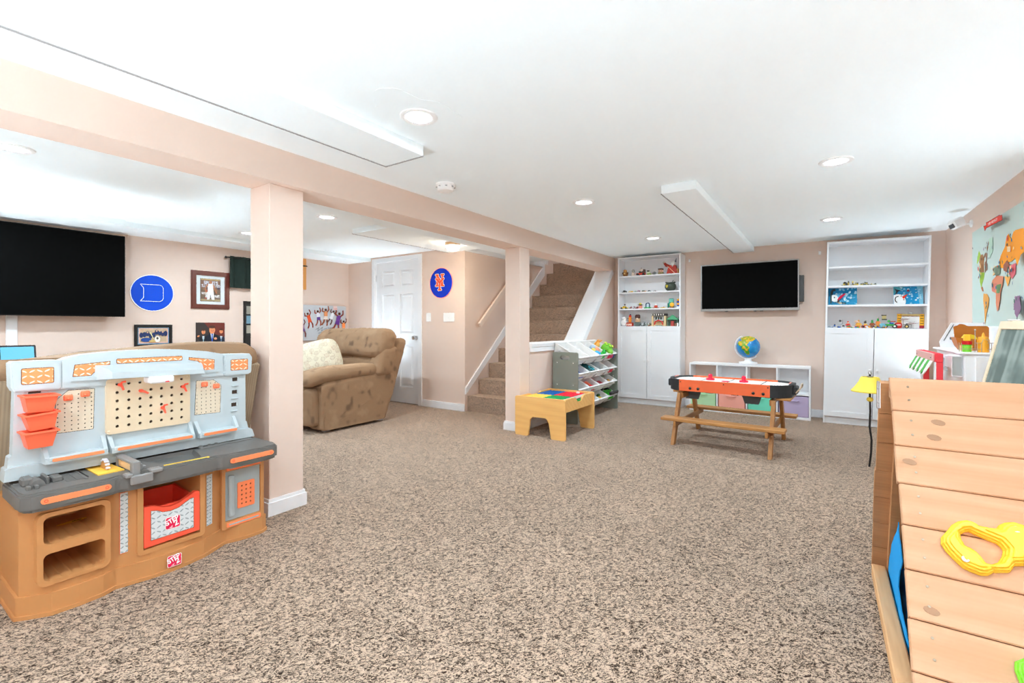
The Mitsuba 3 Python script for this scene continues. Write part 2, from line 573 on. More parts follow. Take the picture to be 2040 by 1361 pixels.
def uplight(x, y, power, label, dz=.20):  # unseen lamp added to brighten the ceiling
    t = thing('floor_uplight', label, 'added lamp')
    put('can', lathe([(0, .02), (.13, .02), (.14, 0), (.15, 0), (.15, .36), (.14, .36), (.135, dz), (0, dz)], 32, x, y, 0), BLACK, t)
    k = put('lens', lathe([(.133, dz + .008), (0, dz + .01)], 32, x, y, 0), 'mat_lamp', t)
    scene[k]['emitter'] = {'type': 'area', 'radiance': {'type': 'rgb', 'value': [UP * power * c for c in LAMP_TINT]}}


uplight(.55, -.9, PW['c'], 'added unseen black can uplight on the carpet behind the camera at the right', .34)
uplight(-1.4, -1.1, PW['c'], 'added unseen black can uplight on the carpet behind the camera at the left', .34)
uplight(.86, 2.95, PW['d'], 'added hidden black can uplight between the wooden climber and the chalkboard easel')
uplight(-4.5, .75, PW['e'], 'added hidden black can uplight on the carpet in front of the brown sofa')
uplight(-4.6, -.7, PW['h'], 'added unseen black can uplight behind the camera at the far left')
uplight(.90, 5.75, PW['f'], 'added hidden black can uplight in the corner between toy kitchen and right bookcase')
uplight(-5.1, 4.22, PW['g'], 'added hidden black can uplight behind the brown recliner by the door')
t = thing('dome_light', 'glowing dome ceiling light with pale wood collar above the wall with the round blue sign', 'ceiling light')
put('collar', lathe([(.0, 0), (.085, 0), (.088, -.03), (.08, -.034), (0, -.034)], 32, -3.47, 3.98, 2.0), mat('lamp_collar', '#d9ad86', .5), t)
k = put('glass', lathe([(.082, -.034), (.078, -.055), (.06, -.08), (.03, -.094), (0, -.098)][::-1], 32, -3.47, 3.98, 2.0), 'mat_lamp', t)
scene[k]['emitter'] = {'type': 'area', 'radiance': {'type': 'rgb', 'value': [PW['dome'] * c for c in (6.5, 5.6, 4.3)]}}

# ================================================================== toy workbench
BROWN = mat('bench_brown', '#b9814f', .5, .4)
GREYP = mat('bench_grey', '#605e5b', .45, .4)
PALE = mat('bench_pale', '#b4bfc3', .5, .4)
ORNG = mat('bench_orange', '#ff8c5c', .45, .4)
REDO = mat('bench_red', '#f8593f', .42, .45)
TAN = mat('pegboard_tan', '#d6c3a6', .55, .3)
SILV = mat('bench_silver', '#a3acae', .45, .4)
YELL = mat('bench_yellow', '#fbc64c', .5, .4)
DARK = mat('hole_shade', '#3a3029', .8, .1)  # dark colour standing in for shade inside openings

wb = thing('toy_workbench', 'grey, brown and orange plastic toy workbench with pegboard, against the back of the brown sofa', 'toy workbench')


def K(y, z):
    return y * .9656, 1.06 - (1.06 - z) * .9656


def lozenges(x0, z0, x1, z1, s, base, hi, shape=None, edge=None):
    """diamond tread print as coloured flat shapes inside a rectangle"""
    area = shape if shape is not None else sbox(x0, z0, x1, z1)
    out = []
    if edge:
        out.append((area.buffer(.0018), edge))
    out.append((area, base))
    gs = []
    for i in range(int((x1 - x0) / s) + 2):
        for j in range(int((z1 - z0) / s) + 2):
            a, b = x0 + (i + .3) * s, z0 + (j + .3) * s
            gs.append(ell(a, b, s * .42, s * .13, 32 if (i + j) % 2 else -32, 4))
    out.append((unary_union(gs).intersection(area.buffer(-.001)), hi))
    return out


# base with niches
fr = [(-2.42, .405), (-2.40, .43), (-2.366, .48), (-2.360, .55), (-2.366, .62), (-2.388, .662), (-2.384, .675), (-2.378, .70), (-2.360, .78), (-2.356, .84), (-2.360, .90), (-2.376, .98),
      (-2.395, 1.02), (-2.432, 1.09), (-2.434, 1.11), (-2.416, 1.16), (-2.408, 1.22), (-2.410, 1.265), (-2.425, 1.288)]
outl = Polygon([(-2.74, 1.288), (-2.74, .405)] + fr)
base = join(ext(outl.buffer(.004), .40, 0), ext(outl.buffer(.013), .068, .012), ext(outl.buffer(.019), .014, 0))


def niche(y0, y1, z0, z1, r=.02, x0=-2.66, x1=-2.3):
    return yz(rrect(y0, z0, y1, z1, r), x0, x1)


N1, N2, N3 = (.452, .628, .262, .362), (.452, .628, .128, .228), (.752, .964, .125, .43)
base = cut(base, niche(*N1), niche(*N2), niche(*N3, r=.01), niche(1.095, 1.262, .112, .352, .006, -2.47))
put('base', base, BROWN, wb, smooth=30)
put('shelf_frame', yz(rrect(.436, .112, .645, .378, .026).difference(rrect(.453, .128, .628, .228, .018)).difference(rrect(.453, .262, .628, .362, .018)), -2.40, -2.349), BROWN, wb)
put('drawer_frame', yz(rrect(.732, .107, .984, .46, .016).difference(sbox(.752, .125, .964, .5)), -2.40, -2.351).slice_plane([0, 0, .404], [0, 0, -1], cap=True), BROWN, wb)
put('door_frame', yz(rrect(1.078, .075, 1.276, .375, .008).difference(rrect(1.094, .111, 1.263, .353, .004)), -2.43, -2.402), BROWN, wb)
for i, y in enumerate((.47, .50, .53, .56, .59)):
    pass
put('shelf_rib', [cyl((-2.62, y, z - .001), (-2.362, y, z - .001), .0038, 8) for y in (.475, .505, .535, .565, .595) for z in (.260, .126)], BROWN, wb)
fl = flat([(ell(0, 0, .05, .012, 8), '#d9a92e'), (ell(.012, .0, .016, .004, 8), '#6b5326')], (-2.54, .575, .2655), (0, 1, 0), (-1, 0, 0))
fl.put('sticker', 'mat_print', wb)
# tread plates at both sides of the drawer
flat(lozenges(0, 0, .042, .245, .0175, '#cdd4d6', '#8e989b', edge='#e0693f'), (-2.3735, .681, .135), (0, 1, 0), (0, 0, 1)).put('tread_plate', 'mat_print', wb)
a = math.atan2(-.036, .07)
flat(lozenges(0, 0, .034, .235, .0165, '#cdd4d6', '#8e989b'), (-2.3815, 1.003, .13), (math.sin(a), math.cos(a), 0), (0, 0, 1)).put('tread_plate', 'mat_print', wb)
# drawer bin
dx = -2.352
face = Polygon([(.754, .132), (.962, .137), (.962, .312), (.945, .316), (.915, .300), (.88, .283), (.85, .279), (.82, .284), (.80, .296), (.775, .303), (.754, .303)]).buffer(-.004).buffer(.004)
box_ = cut(hull([(dx - .02, .757, .135), (dx - .02, .960, .135), (dx - .26, .765, .14), (dx - .26, .952, .14), (dx - .02, .757, .285), (dx - .02, .960, .285), (dx - .26, .757, .30), (dx - .26, .960, .30)]),
           hull([(dx - .03, .765, .142), (dx - .03, .952, .142), (dx - .25, .772, .148), (dx - .25, .945, .148), (dx - .03, .765, .40), (dx - .03, .952, .40), (dx - .25, .765, .40), (dx - .25, .952, .40)]))
dr1 = put('drawer', [yz(face, dx - .022, dx), box_], REDO, wb)
plate = Polygon([(.779, .158), (.937, .158), (.937, .290), (.925, .289), (.905, .278), (.88, .264), (.85, .259), (.82, .263), (.80, .276), (.779, .281)])
flat(lozenges(.779, .158, .937, .290, .021, '#d3d8da', '#959fa3', shape=plate, edge='#7d4a39'), (dx + .0004, 0, 0), (0, 1, 0), (0, 0, 1)).put('tread_plate', 'mat_print', dr1)


def step_logo(y, z, s):
    g = [(rrect(-s * .52, -s * .48, s * .52, s * .48, s * .12), '#f4dcdc'), (rrect(-s * .47, -s * .43, s * .47, s * .43, s * .1), '#d6224a')]
    w1 = affinity.rotate(affinity.translate(words('STEP', s * .36, 0, 0, True, s * .92), -s * .46, s * .02), 22, origin=(0, 0))
    w2 = affinity.rotate(affinity.translate(words('2', s * .40, 0, 0, True, s * .26), s * .02, -s * .36), 22, origin=(0, 0))
    g += [(w1.buffer(.0006), '#ffffff'), (w2.buffer(.0006), '#ffffff'), (Polygon([(-s * .3, -s * .4), (-s * .02, -s * .18), (-s * .05, -s * .4)]), '#e9a7b3')]
    return [(affinity.translate(a, y, z), c) for a, c in g]


flat(step_logo(.857, .208, .055), (dx + .002, 0, 0), (0, 1, 0), (0, 0, 1)).put('logo', 'mat_print', dr1)
flat(step_logo(.858, .046, .052), (-2.336, 0, 0), (0, 1, 0), (0, 0, 1)).put('logo', 'mat_print', wb)
# cupboard door
do = put('cupboard_door', yz(rrect(1.096, .113, 1.261, .351, .004), -2.44, -2.408), SILV, wb)
put('handle', [pad(-2.412, -2.385, 1.106, 1.134, .13, .335, .012)], SILV, do)
g = rrect(1.152, .158, 1.234, .286, .006)
put('grille', [yz(g.difference(unary_union([Point(1.172 + i * .021, .178 + j * .022).buffer(.0042) for i in range(3) for j in range(5)])), -2.409, -2.404)], ORNG, do)
put('grille_back', yz(g.buffer(-.003), -2.409, -2.4065), mat('grille_dark', '#7a3d22', .7, .2), do)
for z in (.358, .083):
    s = put('trim_strip', yz(rrect(1.1, z - .0, 1.262, z + .022, .004), -2.404, -2.398), ORNG, wb)
    put('slot', yz(rrect(1.11, z + .008, 1.252, z + .014, .002), -2.3985, -2.397), SILV, s)
# counter
co = [(-2.60, .395), (-2.38, .393), (-2.345, .398), (-2.322, .418), (-2.314, .50), (-2.312, .58), (-2.318, .645), (-2.326, .665), (-2.318, .69), (-2.312, .72), (-2.300, .85), (-2.303, .95), (-2.312, 1.015),
      (-2.300, 1.035), (-2.286, 1.10), (-2.283, 1.20), (-2.288, 1.262), (-2.300, 1.285), (-2.34, 1.296), (-2.60, 1.298)]
cp = Polygon(co).buffer(.006, quad_segs=4)
ct = hull
counter = join(ext(cp.buffer(-.010), .012, .398), ext(cp, .046, .41), ext(cp.buffer(-.004), .007, .455), ext(cp.buffer(-.010), .006, .462))
tray = hull([(-2.52, .79, .45), (-2.36, .83, .45), (-2.345, .955, .45), (-2.515, .995, .45), (-2.53, .775, .48), (-2.345, .82, .48), (-2.33, .97, .48), (-2.525, 1.01, .48)])
groove = bx(-2.53, -2.40, .585, .593, .458, .48)
counter = cut(counter, tray, groove)
put('counter', counter, GREYP, wb, smooth=40)
for y0, y1, x in ((.438, .636, -2.3105), (1.058, 1.262, -2.2785)):
    s = put('orange_strip', yz(rrect(y0, .424, y1, .446, .011), x, x + .005), ORNG, wb)
    put('screw', [yz(Point(y, .435).buffer(.0055).difference(Point(y, .435).buffer(.0036)), x + .005, x + .0062) for y in (y0 + .014, y1 - .014)], mat('strip_screw', '#d8482e', .5), s)
# moulded tools on the counter
put('moulded_parts', [bx(-2.50, -2.44, .415, .447, .466, .497, .006), cyl((-2.47, .45, .476), (-2.40, .45, .476), .018, 16), bx(-2.40, -2.375, .415, .428, .466, .482, .003), bx(-2.40, -2.375, .436, .449, .466, .482, .003),
                      bx(-2.505, -2.42, .474, .484, .466, .495, .003), bx(-2.48, -2.425, .492, .522, .466, .487, .004), bx(-2.52, -2.37, .575, .583, .466, .474, .002), bx(-2.53, -2.505, .405, .56, .466, .470, .002)]
    + [bx(-2.51 + i * .016, -2.503 + i * .016, y, y + .026, .466, .472, .001) for i in range(8) for y in (.525, .553)], GREYP, wb)
put('saw_plate', yz(Polygon([(0, 0), (.085, -.004), (.082, -.15), (0, -.15)]), 0, .003).apply_transform(np.array([[0, 0, 1, -2.388], [0, 1, 0, .612], [1, 0, 0, .468], [0, 0, 0, 1.0]])) if False else
    hull([(x, y, z) for x, y in ((-2.545, .615), (-2.54, .695), (-2.388, .70), (-2.385, .615)) for z in (.466, .472)]), YELL, wb)
bl = Polygon([(-.035, 0)] + [(.036 * math.cos(t), .036 * math.sin(t) * 1.0) for t in np.linspace(PI, 0, 14)])
put('saw_blade', frame(ext(bl, .008), (-2.467, .662, .471), (1, 0, 0), (0, 0, 1)), mat('blade_wood', '#b98448', .5), wb)
put('saw_teeth', [bx(-2.467 + .038 * math.cos(t) - .005, -2.467 + .038 * math.cos(t) + .005, .650, .666, .471 + .038 * math.sin(t) - .004, .471 + .038 * math.sin(t) + .004, .002) for t in np.linspace(.25, 2.2, 6)], mat('teeth', '#cfd2e2', .4), wb)
# vise
put('vise', [bx(-2.49, -2.30, .699, .727, .50, .515, .004), bx(-2.33, -2.298, .699, .727, .440, .515, .004), bx(-2.49, -2.475, .699, .727, .46, .505, .003), bx(-2.36, -2.335, .727, .745, .466, .495, .003), bx(-2.37, -2.345, .745, .76, .466, .482, .003),
             bx(-2.30, -2.283, .69, .765, .425, .462, .004), bx(-2.33, -2.286, .755, .80, .455, .472, .004), bx(-2.33, -2.286, .675, .70, .455, .472, .004)], mat('vise_grey', '#7b7977', .45), wb)
put('vise_window', bx(-2.475, -2.33, .705, .712, .472, .50), mat('vise_tan', '#d8b98c', .6), wb)
put('ruler', hull([(x, y, z) for x, y in ((-2.330, .815), (-2.322, .815), (-2.310, .985), (-2.318, .985)) for z in (.466, .470)]), YELL, wb)
put('stud_plate', [bx(-2.53, -2.49, 1.02, 1.27, .464, .474, .004)] + [sph(.005, -2.46 + i * .045, 1.06 + j * .06, .467, 1, (1, 1, .6)) for i in range(3) for j in range(4)] + [sph(.012, -2.51, y, .474, 1, (1, 1, .6)) for y in (1.03, 1.07, 1.1)], GREYP, wb)
# upright panel
PX = -2.53
pf = lambda pts: [K(*p) for p in pts]
pan = Polygon(pf([(.402, .485), (.408, .55), (.418, .556), (.424, .81), (1.296, .80), (1.297, .545), (1.303, .54), (1.315, .485), (1.335, .46), (.395, .46)]))
put('panel', [yz(pan, PX - .05, PX), yz(Polygon(pf([(.393, .46), (.397, .505), (.408, .512), (1.31, .505), (1.325, .495), (1.337, .455)])), PX - .06, PX + .016)], PALE, wb)
arch = [(.425, .80)] + [(.545, .80)] + [(.555, .81)]
top = Polygon(pf([(.553, .80), (.553, .918), (.575, .928), (.62, .938), (.70, .946), (.80, .950), (.90, .950), (1.0, .944), (1.1, .932), (1.178, .914), (1.182, .80)]))
left = Polygon(pf([(.412, .825), (.410, .915), (.418, .922), (.542, .922), (.556, .912), (.556, .81), (.545, .80), (.42, .805)]))
right = Polygon(pf([(1.180, .805), (1.180, .908), (1.19, .914), (1.312, .911), (1.325, .89), (1.320, .81), (1.305, .80), (1.19, .797)]))


def soft_plate(poly, x0, x1, r=.006):
    return [yz(poly, x0, x1 - r), yz(poly.buffer(-r * .35), x1 - r, x1 - r * .35), yz(poly.buffer(-r), x1 - r * .35, x1)]


put('header', soft_plate(top.buffer(.001), PX - .055, PX + .012) + soft_plate(left, PX - .055, PX + .018) + soft_plate(right, PX - .055, PX + .018), PALE, wb)
put('rail', [yz(Polygon(pf([(.585, .845), (.585, .83), (1.155, .825), (1.15, .838), (.60, .842)])), PX, PX + .02)], PALE, wb)


def kbox(y0, z0, y1, z1):
    a, b = K(y0, z0), K(y1, z1)
    return (*a, *b)


OB, OH, OE = '#f08c58', '#f6d8c2', '#5d3a2a'
for (y0, z0, y1, z1, xx, shp) in ((.441, .832, .531, .893, .018, None), (1.213, .827, 1.298, .882, .018, None), (.737, .895, .989, .914, .012, None),
                                  (.592, .85, .712, .904, .012, [(.592, .85), (.598, .897), (.712, .905), (.712, .893), (.672, .888), (.662, .866), (.648, .85)]),
                                  (1.02, .838, 1.134, .905, .012, [(1.02, .905), (1.134, .888), (1.132, .838), (1.09, .838), (1.062, .885), (1.02, .895)])):
    k = kbox(y0, z0, y1, z1)
    flat(lozenges(*k, .021, OB, OH, shape=Polygon(pf(shp)) if shp else rrect(*k, .004), edge=OE), (PX + xx + .0003, 0, 0), (0, 1, 0), (0, 0, 1)).put('tread_plate', 'mat_print', wb)
# light bar over the pegboard
P0 = pf([(.655, .835), (.68, .895), (1.065, .882), (1.092, .828)])
put('light_bar', hull([(PX + .01, *p) for p in pf([(.66, .893), (1.075, .878), (.66, .828), (1.085, .826)])] + [(PX + .085, *p) for p in pf([(.70, .862), (1.05, .848), (.70, .834), (1.06, .828)])] +
                      [(PX + .06, *p) for p in pf([(.69, .88), (1.06, .866)])]), PALE, wb, smooth=50)
lb = put('lamp_box', [bx(PX + .02, PX + .10, *K(.83, 0)[:1], *K(.925, 0)[:1], K(0, .80)[1], K(0, .832)[1], .006)], WPLASTIC, wb)
put('switch', bx(PX + .10, PX + .103, .858, .872, K(0, .803)[1], K(0, .808)[1]), mat('switch_red', '#d63b3b', .5), lb)
# main pegboard
k = kbox(.699, .584, 1.022, .826)
pegh = [K(.737 + i * .0415, .616 + j * .0375) for i in range(7) for j in range(6)]
pb = rrect(*k, .012)
put('pegboard', yz(pb.difference(unary_union([Point(*p).buffer(.0062, quad_segs=4) for p in pegh])), PX, PX + .018), TAN, wb)
put('pegboard_holes', yz(pb.buffer(-.012), PX, PX + .010), DARK, wb)  # dark sheet behind the board, painted shade for its holes
put('board_screw', [sph(.006, PX + .018, *K(*p), 1, (.4, 1, 1)) for p in ((.712, .815), (.708, .597), (1.012, .812), (1.008, .597))], TAN, wb)


def peg(y, z, dy, dz, twin=False):
    y, z = K(y, z)
    ms = [cyl((PX + .015, y, z), (PX + .03, y, z), .007, 12), tube([(PX + .026, y, z), (PX + .036, y + dy * .4, z + dz * .3), (PX + .038, y + dy, z + dz)], [.0045, .0045, .004])]
    if twin:
        ms.append(tube([(PX + .026, y, z), (PX + .034, y + .004, z + .012), (PX + .036, y + .016, z + .014)], .004))
    put('peg', ms, REDO, wb)


peg(.745, .80, .008, -.022, True)
peg(.822, .765, .022, -.013)
peg(.905, .675, .006, -.024, True)
peg(.99, .765, .008, -.022, True)
peg(.905, .665 + .01, .0, -.02) if False else None
for ob in (([(.542, .755), (.580, .792), (.663, .790), (.659, .618), (.539, .620)], ((.578, .761), (.632, .771))), ([(1.057, .785), (1.135, .783), (1.171, .752), (1.166, .612), (1.050, .616)], ((1.092, .764), (1.147, .750)))):
    sh = Polygon(pf(ob[0]))
    a0, b0, a1, b1 = sh.bounds
    hs = unary_union([Point(a0 + .008 + i * .0205, b0 + .01 + j * .0175).buffer(.0022, quad_segs=3) for i in range(6) for j in range(10)]).intersection(sh.buffer(-.004))
    flat([(sh.buffer(.0015), '#39332c'), (sh, '#d3c6b0'), (hs, '#352d26')], (PX + .0005, 0, 0), (0, 1, 0), (0, 0, 1)).put('side_pegboard', 'mat_print', wb)
    for p in ob[1]:
        y, z = K(*p)
        put('hook', [pad(PX, PX + .012, y - .0145, y + .0145, z - .011, z + .013, .006), sph(.006, PX + .012, y, z - .002, 1)], mat('hook_coral', '#ff7d55', .45), wb)


def bin_(y0, y1, z0, z1, tilt, d=.085):
    """tapered open bin hung on the panel"""
    (a, zb), (b, zt) = K(y0, z0), K(y1, z1)
    i = .012
    o = hull([(PX, a, zt), (PX, b, zt), (PX + d, a, zt), (PX + d, b, zt), (PX, a + i, zb), (PX, b - i, zb), (PX + d * .8, a + i, zb), (PX + d * .8, b - i, zb)])
    n = hull([(PX + .004, a + .004, zt + .02), (PX + .004, b - .004, zt + .02), (PX + d - .004, a + .004, zt + .02), (PX + d - .004, b - .004, zt + .02),
              (PX + .004, a + i + .004, zb + .004), (PX + .004, b - i - .004, zb + .004), (PX + d * .8 - .004, a + i + .004, zb + .004), (PX + d * .8 - .004, b - i - .004, zb + .004)])
    rim = ext(sbox(PX - .0, a - .004, PX + d + .005, b + .004).buffer(.002).difference(sbox(PX + .004, a + .004, PX + d - .004, b - .004)), .006, zt - .004)
    m = join(cut(o, n), rim)
    c = ((a + b) / 2, (zb + zt) / 2)
    m.apply_transform(trimesh.transformations.rotation_matrix(math.radians(tilt), [1, 0, 0], [0, *c]))
    put('storage_bin', m, mat('bin_coral', '#f06a48', .42, .45), wb)


bin_(.437, .532, .724, .788, -1)
bin_(.441, .534, .655, .718, 5)
bin_(.437, .530, .584, .648, 1)
put('bin_slot', bx(PX - .001, PX + .001, *[K(y, 0)[0] for y in (.462, .498)], K(0, .792)[1], K(0, .799)[1]), DARK, wb)
# little shelves with orange lips
for y0, y1, zl in ((.497, .700, .521), (.704, 1.035, .520), (1.045, 1.242, .518)):
    a, b = K(y0, 0)[0], K(y1, 0)[0]
    z = K(0, zl)[1]
    s = put('small_shelf', [hull([(PX, a, z - .014), (PX, b, z - .014), (PX + .055, a + .005, z - .012), (PX + .055, b - .005, z - .012), (PX + .055, a + .005, z + .01), (PX + .055, b - .005, z + .01), (PX, a, z + .012), (PX, b, z + .012)]),
                            hull([(PX, a, z), (PX, a + .018, z), (PX + .055, a + .004, z), (PX + .055, a + .016, z), (PX, a, z + .062), (PX, a + .016, z + .062)]),
                            hull([(PX, b, z), (PX, b - .018, z), (PX + .055, b - .004, z), (PX + .055, b - .016, z), (PX, b, z + .062), (PX, b - .016, z + .062)]),
                            bx(PX + .045, PX + .057, a + .012, b - .012, z - .004, z + .014, .003)], PALE, wb)
    put('orange_lip', yz(rrect(a + .022, z - .004, b - .018, z + .008, .005), PX + .056, PX + .060), ORNG, s)
for p in ((1.242, .776), (1.240, .709), (1.237, .642)):
    y, z = K(*p)
    s = put('tool_slot', bx(PX - .001, PX + .0012, y - .013, y + .010, z - .009, z + .009), DARK, wb)
    put('slot_lip', [bx(PX, PX + .006, y + .010, y + .016, z - .010, z + .010, .002), bx(PX, PX + .008, y - .018, y + .016, z - .036, z - .030, .002)], PALE, s)

# ================================================================== sofa behind the workbench
CORD = mat('corduroy', '#9c8871', .9, .15, sheen=.4)
SUED = None


def _suede(base, dark, light):
    a, b, c = lin(base), lin(dark), lin(light)

    def fn(p, n, uv):
        v = mikit.fbm(p.x * 9 + 3, p.y * 9, p.z * 7)
        w = mikit.noise(p.x * 22, p.y * 22 + 7, p.z * 14)
        q = mikit.noise(p.x * 300, p.y * 300, p.z * 300)
        k = mikit.mix(a, b, mikit.smoothstep(.58, .80, .5 * v + .5 * w))
        return mikit.mix(k, c, mikit.smoothstep(.55, .8, 1 - v) * .5) * (.94 + .12 * q)
    return fn


def _cord(p, n, uv):
    r = .5 + .5 * dr.sin(p.y * 2 * PI / .012)
    v = mikit.fbm(p.x * 6, p.y * 6, p.z * 6)
    return mikit.mix(lin('#85725c'), lin('#b09b82'), dr.clip(.35 * r + .65 * v, 0, 1))


scene['mat_cord'] = {'type': 'twosided', 'bsdf': {'type': 'principled', 'base_color': mikit.proc(_cord), 'roughness': .9, 'specular': .15, 'sheen': .3}}
scene['mat_suede'] = {'type': 'twosided', 'bsdf': {'type': 'principled', 'base_color': mikit.proc(_suede('#8e7157', '#6b5340', '#a0856a')), 'roughness': .85, 'specular': .2, 'sheen': .5}}
so = thing('sofa', 'long brown corduroy sofa seen from behind, with the toy workbench pushed against its back', 'sofa')
ye = 1.378


def xz(poly, y0, y1):
    """polygon in (x, z) made solid between y0 and y1"""
    return frame(ext(poly, y1 - y0), (0, y1, 0), (1, 0, 0), (0, 0, 1))


sec = Polygon([(-2.79, .10), (-2.755, .42), (-2.645, .80), (-2.625, .845), (-2.66, .862), (-2.80, .84), (-2.93, .45), (-2.95, .10)])
put('back', xz(sec, -.75, ye), 'mat_cord', so)
ys = np.linspace(-.75, ye - .005, 60)


def ztop(y):
    u = abs(y - 1.10) / 1.0 if y > .45 else abs(y + .25) / .55
    return (.982 - .055 * (max(0, (1.10 - y)) / .65) ** 1.2 if y <= 1.10 else .982 - .02 * ((y - 1.1) / .28) ** 2) if y > .4 else .925 + .03 * math.cos((y + .2) * 2.6)


V, n = [], 12
for y in ys:
    zt = ztop(y)
    e = min(1, max(0, (ye - .002 - y) / .05)) ** .4
    for (x, z) in ((-2.635, .845), (-2.615, .88), (-2.63, .93), (-2.66, zt - .012), (-2.70, zt), (-2.78, zt - .004), (-2.86, zt - .03), (-2.90, .88), (-2.89, .78), (-2.82, .70), (-2.74, .76), (-2.68, .83)):
        c = np.array([-2.76, .84])
        p = c + (np.array([x, z]) - c) * (.75 + .25 * e)
        V.append((p[0], y, p[1]))
V = np.array(V)
F = []
k = len(ys)
for i in range(k - 1):
    for j in range(n):
        a, b = i * n + j, i * n + (j + 1) % n
        F += [(a, b, b + n), (a, b + n, a + n)]
for s0 in (0, (k - 1) * n):
    F += [(s0, s0 + j + (1 if s0 else 0), s0 + j + (0 if s0 else 1)) for j in range(1, n - 1)]
hd = trimesh.Trimesh(V, F, process=False)
hd.fix_normals()
put('head_pad', wrinkle(hd, .006, (9, 9, 9), 3), 'mat_suede', so, smooth=60)
put('seat_base', bx(-3.62, -2.92, -.75, ye, .06, .30, .03), 'mat_cord', so)
for y0, y1 in ((-.55, .20), (.21, 1.18)):
    put('seat_cushion', pad(-3.62, -2.95, y0, y1, .29, .47, .07), 'mat_suede', so)
    put('back_cushion', pad(-3.08, -2.88, y0, y1, .44, .84, .08), 'mat_suede', so)
for y0, y1 in ((-.75, -.56), (1.19, ye)):
    put('arm', pad(-3.62, -2.90, y0, y1, .06, .62, .08), 'mat_suede', so)
for x in (-3.58, -2.90):
    for y in (-.7, 1.25):
        put('foot', bx(x, x + .05, y, y + .05, 0, .07), BLACK, so)

# ================================================================== recliner
rc = thing('recliner', 'wide brown suede recliner chair beside the white door', 'armchair')
RX0, RX1 = -5.30, -4.08
side = Polygon([(2.745, .03), (3.545, .03), (3.70, .43), (3.66, .52), (3.60, .55), (3.45, .55), (2.78, .50), (2.735, .46)]).buffer(-.03).buffer(.03)
for x0, x1 in ((RX1 - .20, RX1), (RX0, RX0 + .2)):
    s = soft(yz(side, x0, x1), .045, 6)
    put('side_panel', wrinkle(s, .008, (7, 7, 7), 5), 'mat_suede', rc, smooth=60)
    a = pad(x0 - .03, x1 + .015, 2.60, 3.44, .50, .655, .075)
    v = a.vertices.copy()
    v[:, 2] += .0 - .05 * np.clip((2.95 - v[:, 1]) / .35, 0, 1) ** 2
    a.vertices = v
    put('arm_pad', wrinkle(a, .012, (8, 8, 8), 9), 'mat_suede', rc, smooth=60)
put('seat', wrinkle(pad(RX0 + .17, RX1 - .17, 2.62, 3.50, .22, .50, .09), .01, (6, 6, 6), 2), 'mat_suede', rc, smooth=60)
put('footrest', wrinkle(pad(RX0 + .05, RX1 - .05, 2.66, 2.78, .06, .44, .05), .012, (6, 6, 6), 4), 'mat_suede', rc, smooth=60)


def lean(m, y0=3.55, z0=.45, k=.30):
    m = tm(m).copy()
    v = m.vertices.copy()
    v[:, 1] += (v[:, 2] - z0) * k
    m.vertices = v
    return m


put('back_shell', soft(hull([(x, y, z) for x in (RX0 + .03, RX1 - .01) for y, z in ((3.48, .14), (3.55, .14), (3.70, .43), (3.865, .90), (3.83, .92), (3.74, .90), (3.52, .42))]), .06, 6), 'mat_suede', rc, smooth=60)
lum = lean(pad(RX0 + .16, RX1 - .10, 3.38, 3.62, .44, .80, .09))
put('back_cushion', wrinkle(lum, .014, (7, 5, 9), 8), 'mat_suede', rc, smooth=60)
hd = lean(pad(RX0 + .02, RX1 + .03, 3.30, 3.60, .70, 1.035, .125), k=.28)
put('head_cushion', wrinkle(hd, .022, (7, 4, 8), 11), 'mat_suede', rc, smooth=60)
for x in (RX1 + .0, RX0 + .16):
    wg = lean(pad(x - .16, x + .035, 3.36, 3.62, .50, .84, .07), k=.30)
    put('wing', wrinkle(wg, .012, (8, 8, 8), 21), 'mat_suede', rc, smooth=60)
for x in (RX0 + .05, RX1 - .12):
    for y in (2.82, 3.5):
        put('foot', bx(x, x + .05, y, y + .06, 0, .05), mat('recliner_foot', '#c9cbd0', .4), rc)
# pillow on it
cu = trimesh.creation.icosphere(subdivisions=4)
v = cu.vertices
q = np.sign(v[:, :2]) * np.abs(v[:, :2]) ** .55
q /= np.maximum(1, np.abs(q).max(1, keepdims=True))
cu.vertices = np.column_stack([q[:, 0] * .235, q[:, 1] * .215, v[:, 2] * .075 * (1 - .55 * np.max(np.abs(q), 1) ** 4)])


def _floral(p, n, uv):
    # the world is turned back onto the pillow's own face
    u = (p.x * .62 + p.y * .79) * 15
    w = p.z * 15
    d, e, r = mikit.voronoi(u, w)
    ring = mikit.smoothstep(.06, .0, dr.abs(d - .30)) * .6 + mikit.smoothstep(.05, .0, dr.abs(d - .14)) * .5
    f = mikit.noise(u * 2.4, w * 2.4, 4.0)
    vine = mikit.smoothstep(.035, .0, dr.abs(f - .5)) * .7
    ink = mikit.mix(lin('#7d6c55'), lin('#a06a54'), r)
    return mikit.mix(lin('#c9bfa9'), ink, dr.clip(ring + vine, 0, 1) * .95)


scene['mat_floral'] = {'type': 'twosided', 'bsdf': {'type': 'principled', 'base_color': mikit.proc(_floral), 'roughness': .9, 'specular': .15}}
cu.apply_transform(mtx(-4.58, 3.04, .705, rz=52) @ mtx(rx=66) @ mtx(rz=16))
one('pillow', cu, 'mat_floral', 'cream throw pillow with a faded floral print leaning in the brown recliner', 'pillow', smooth=60)

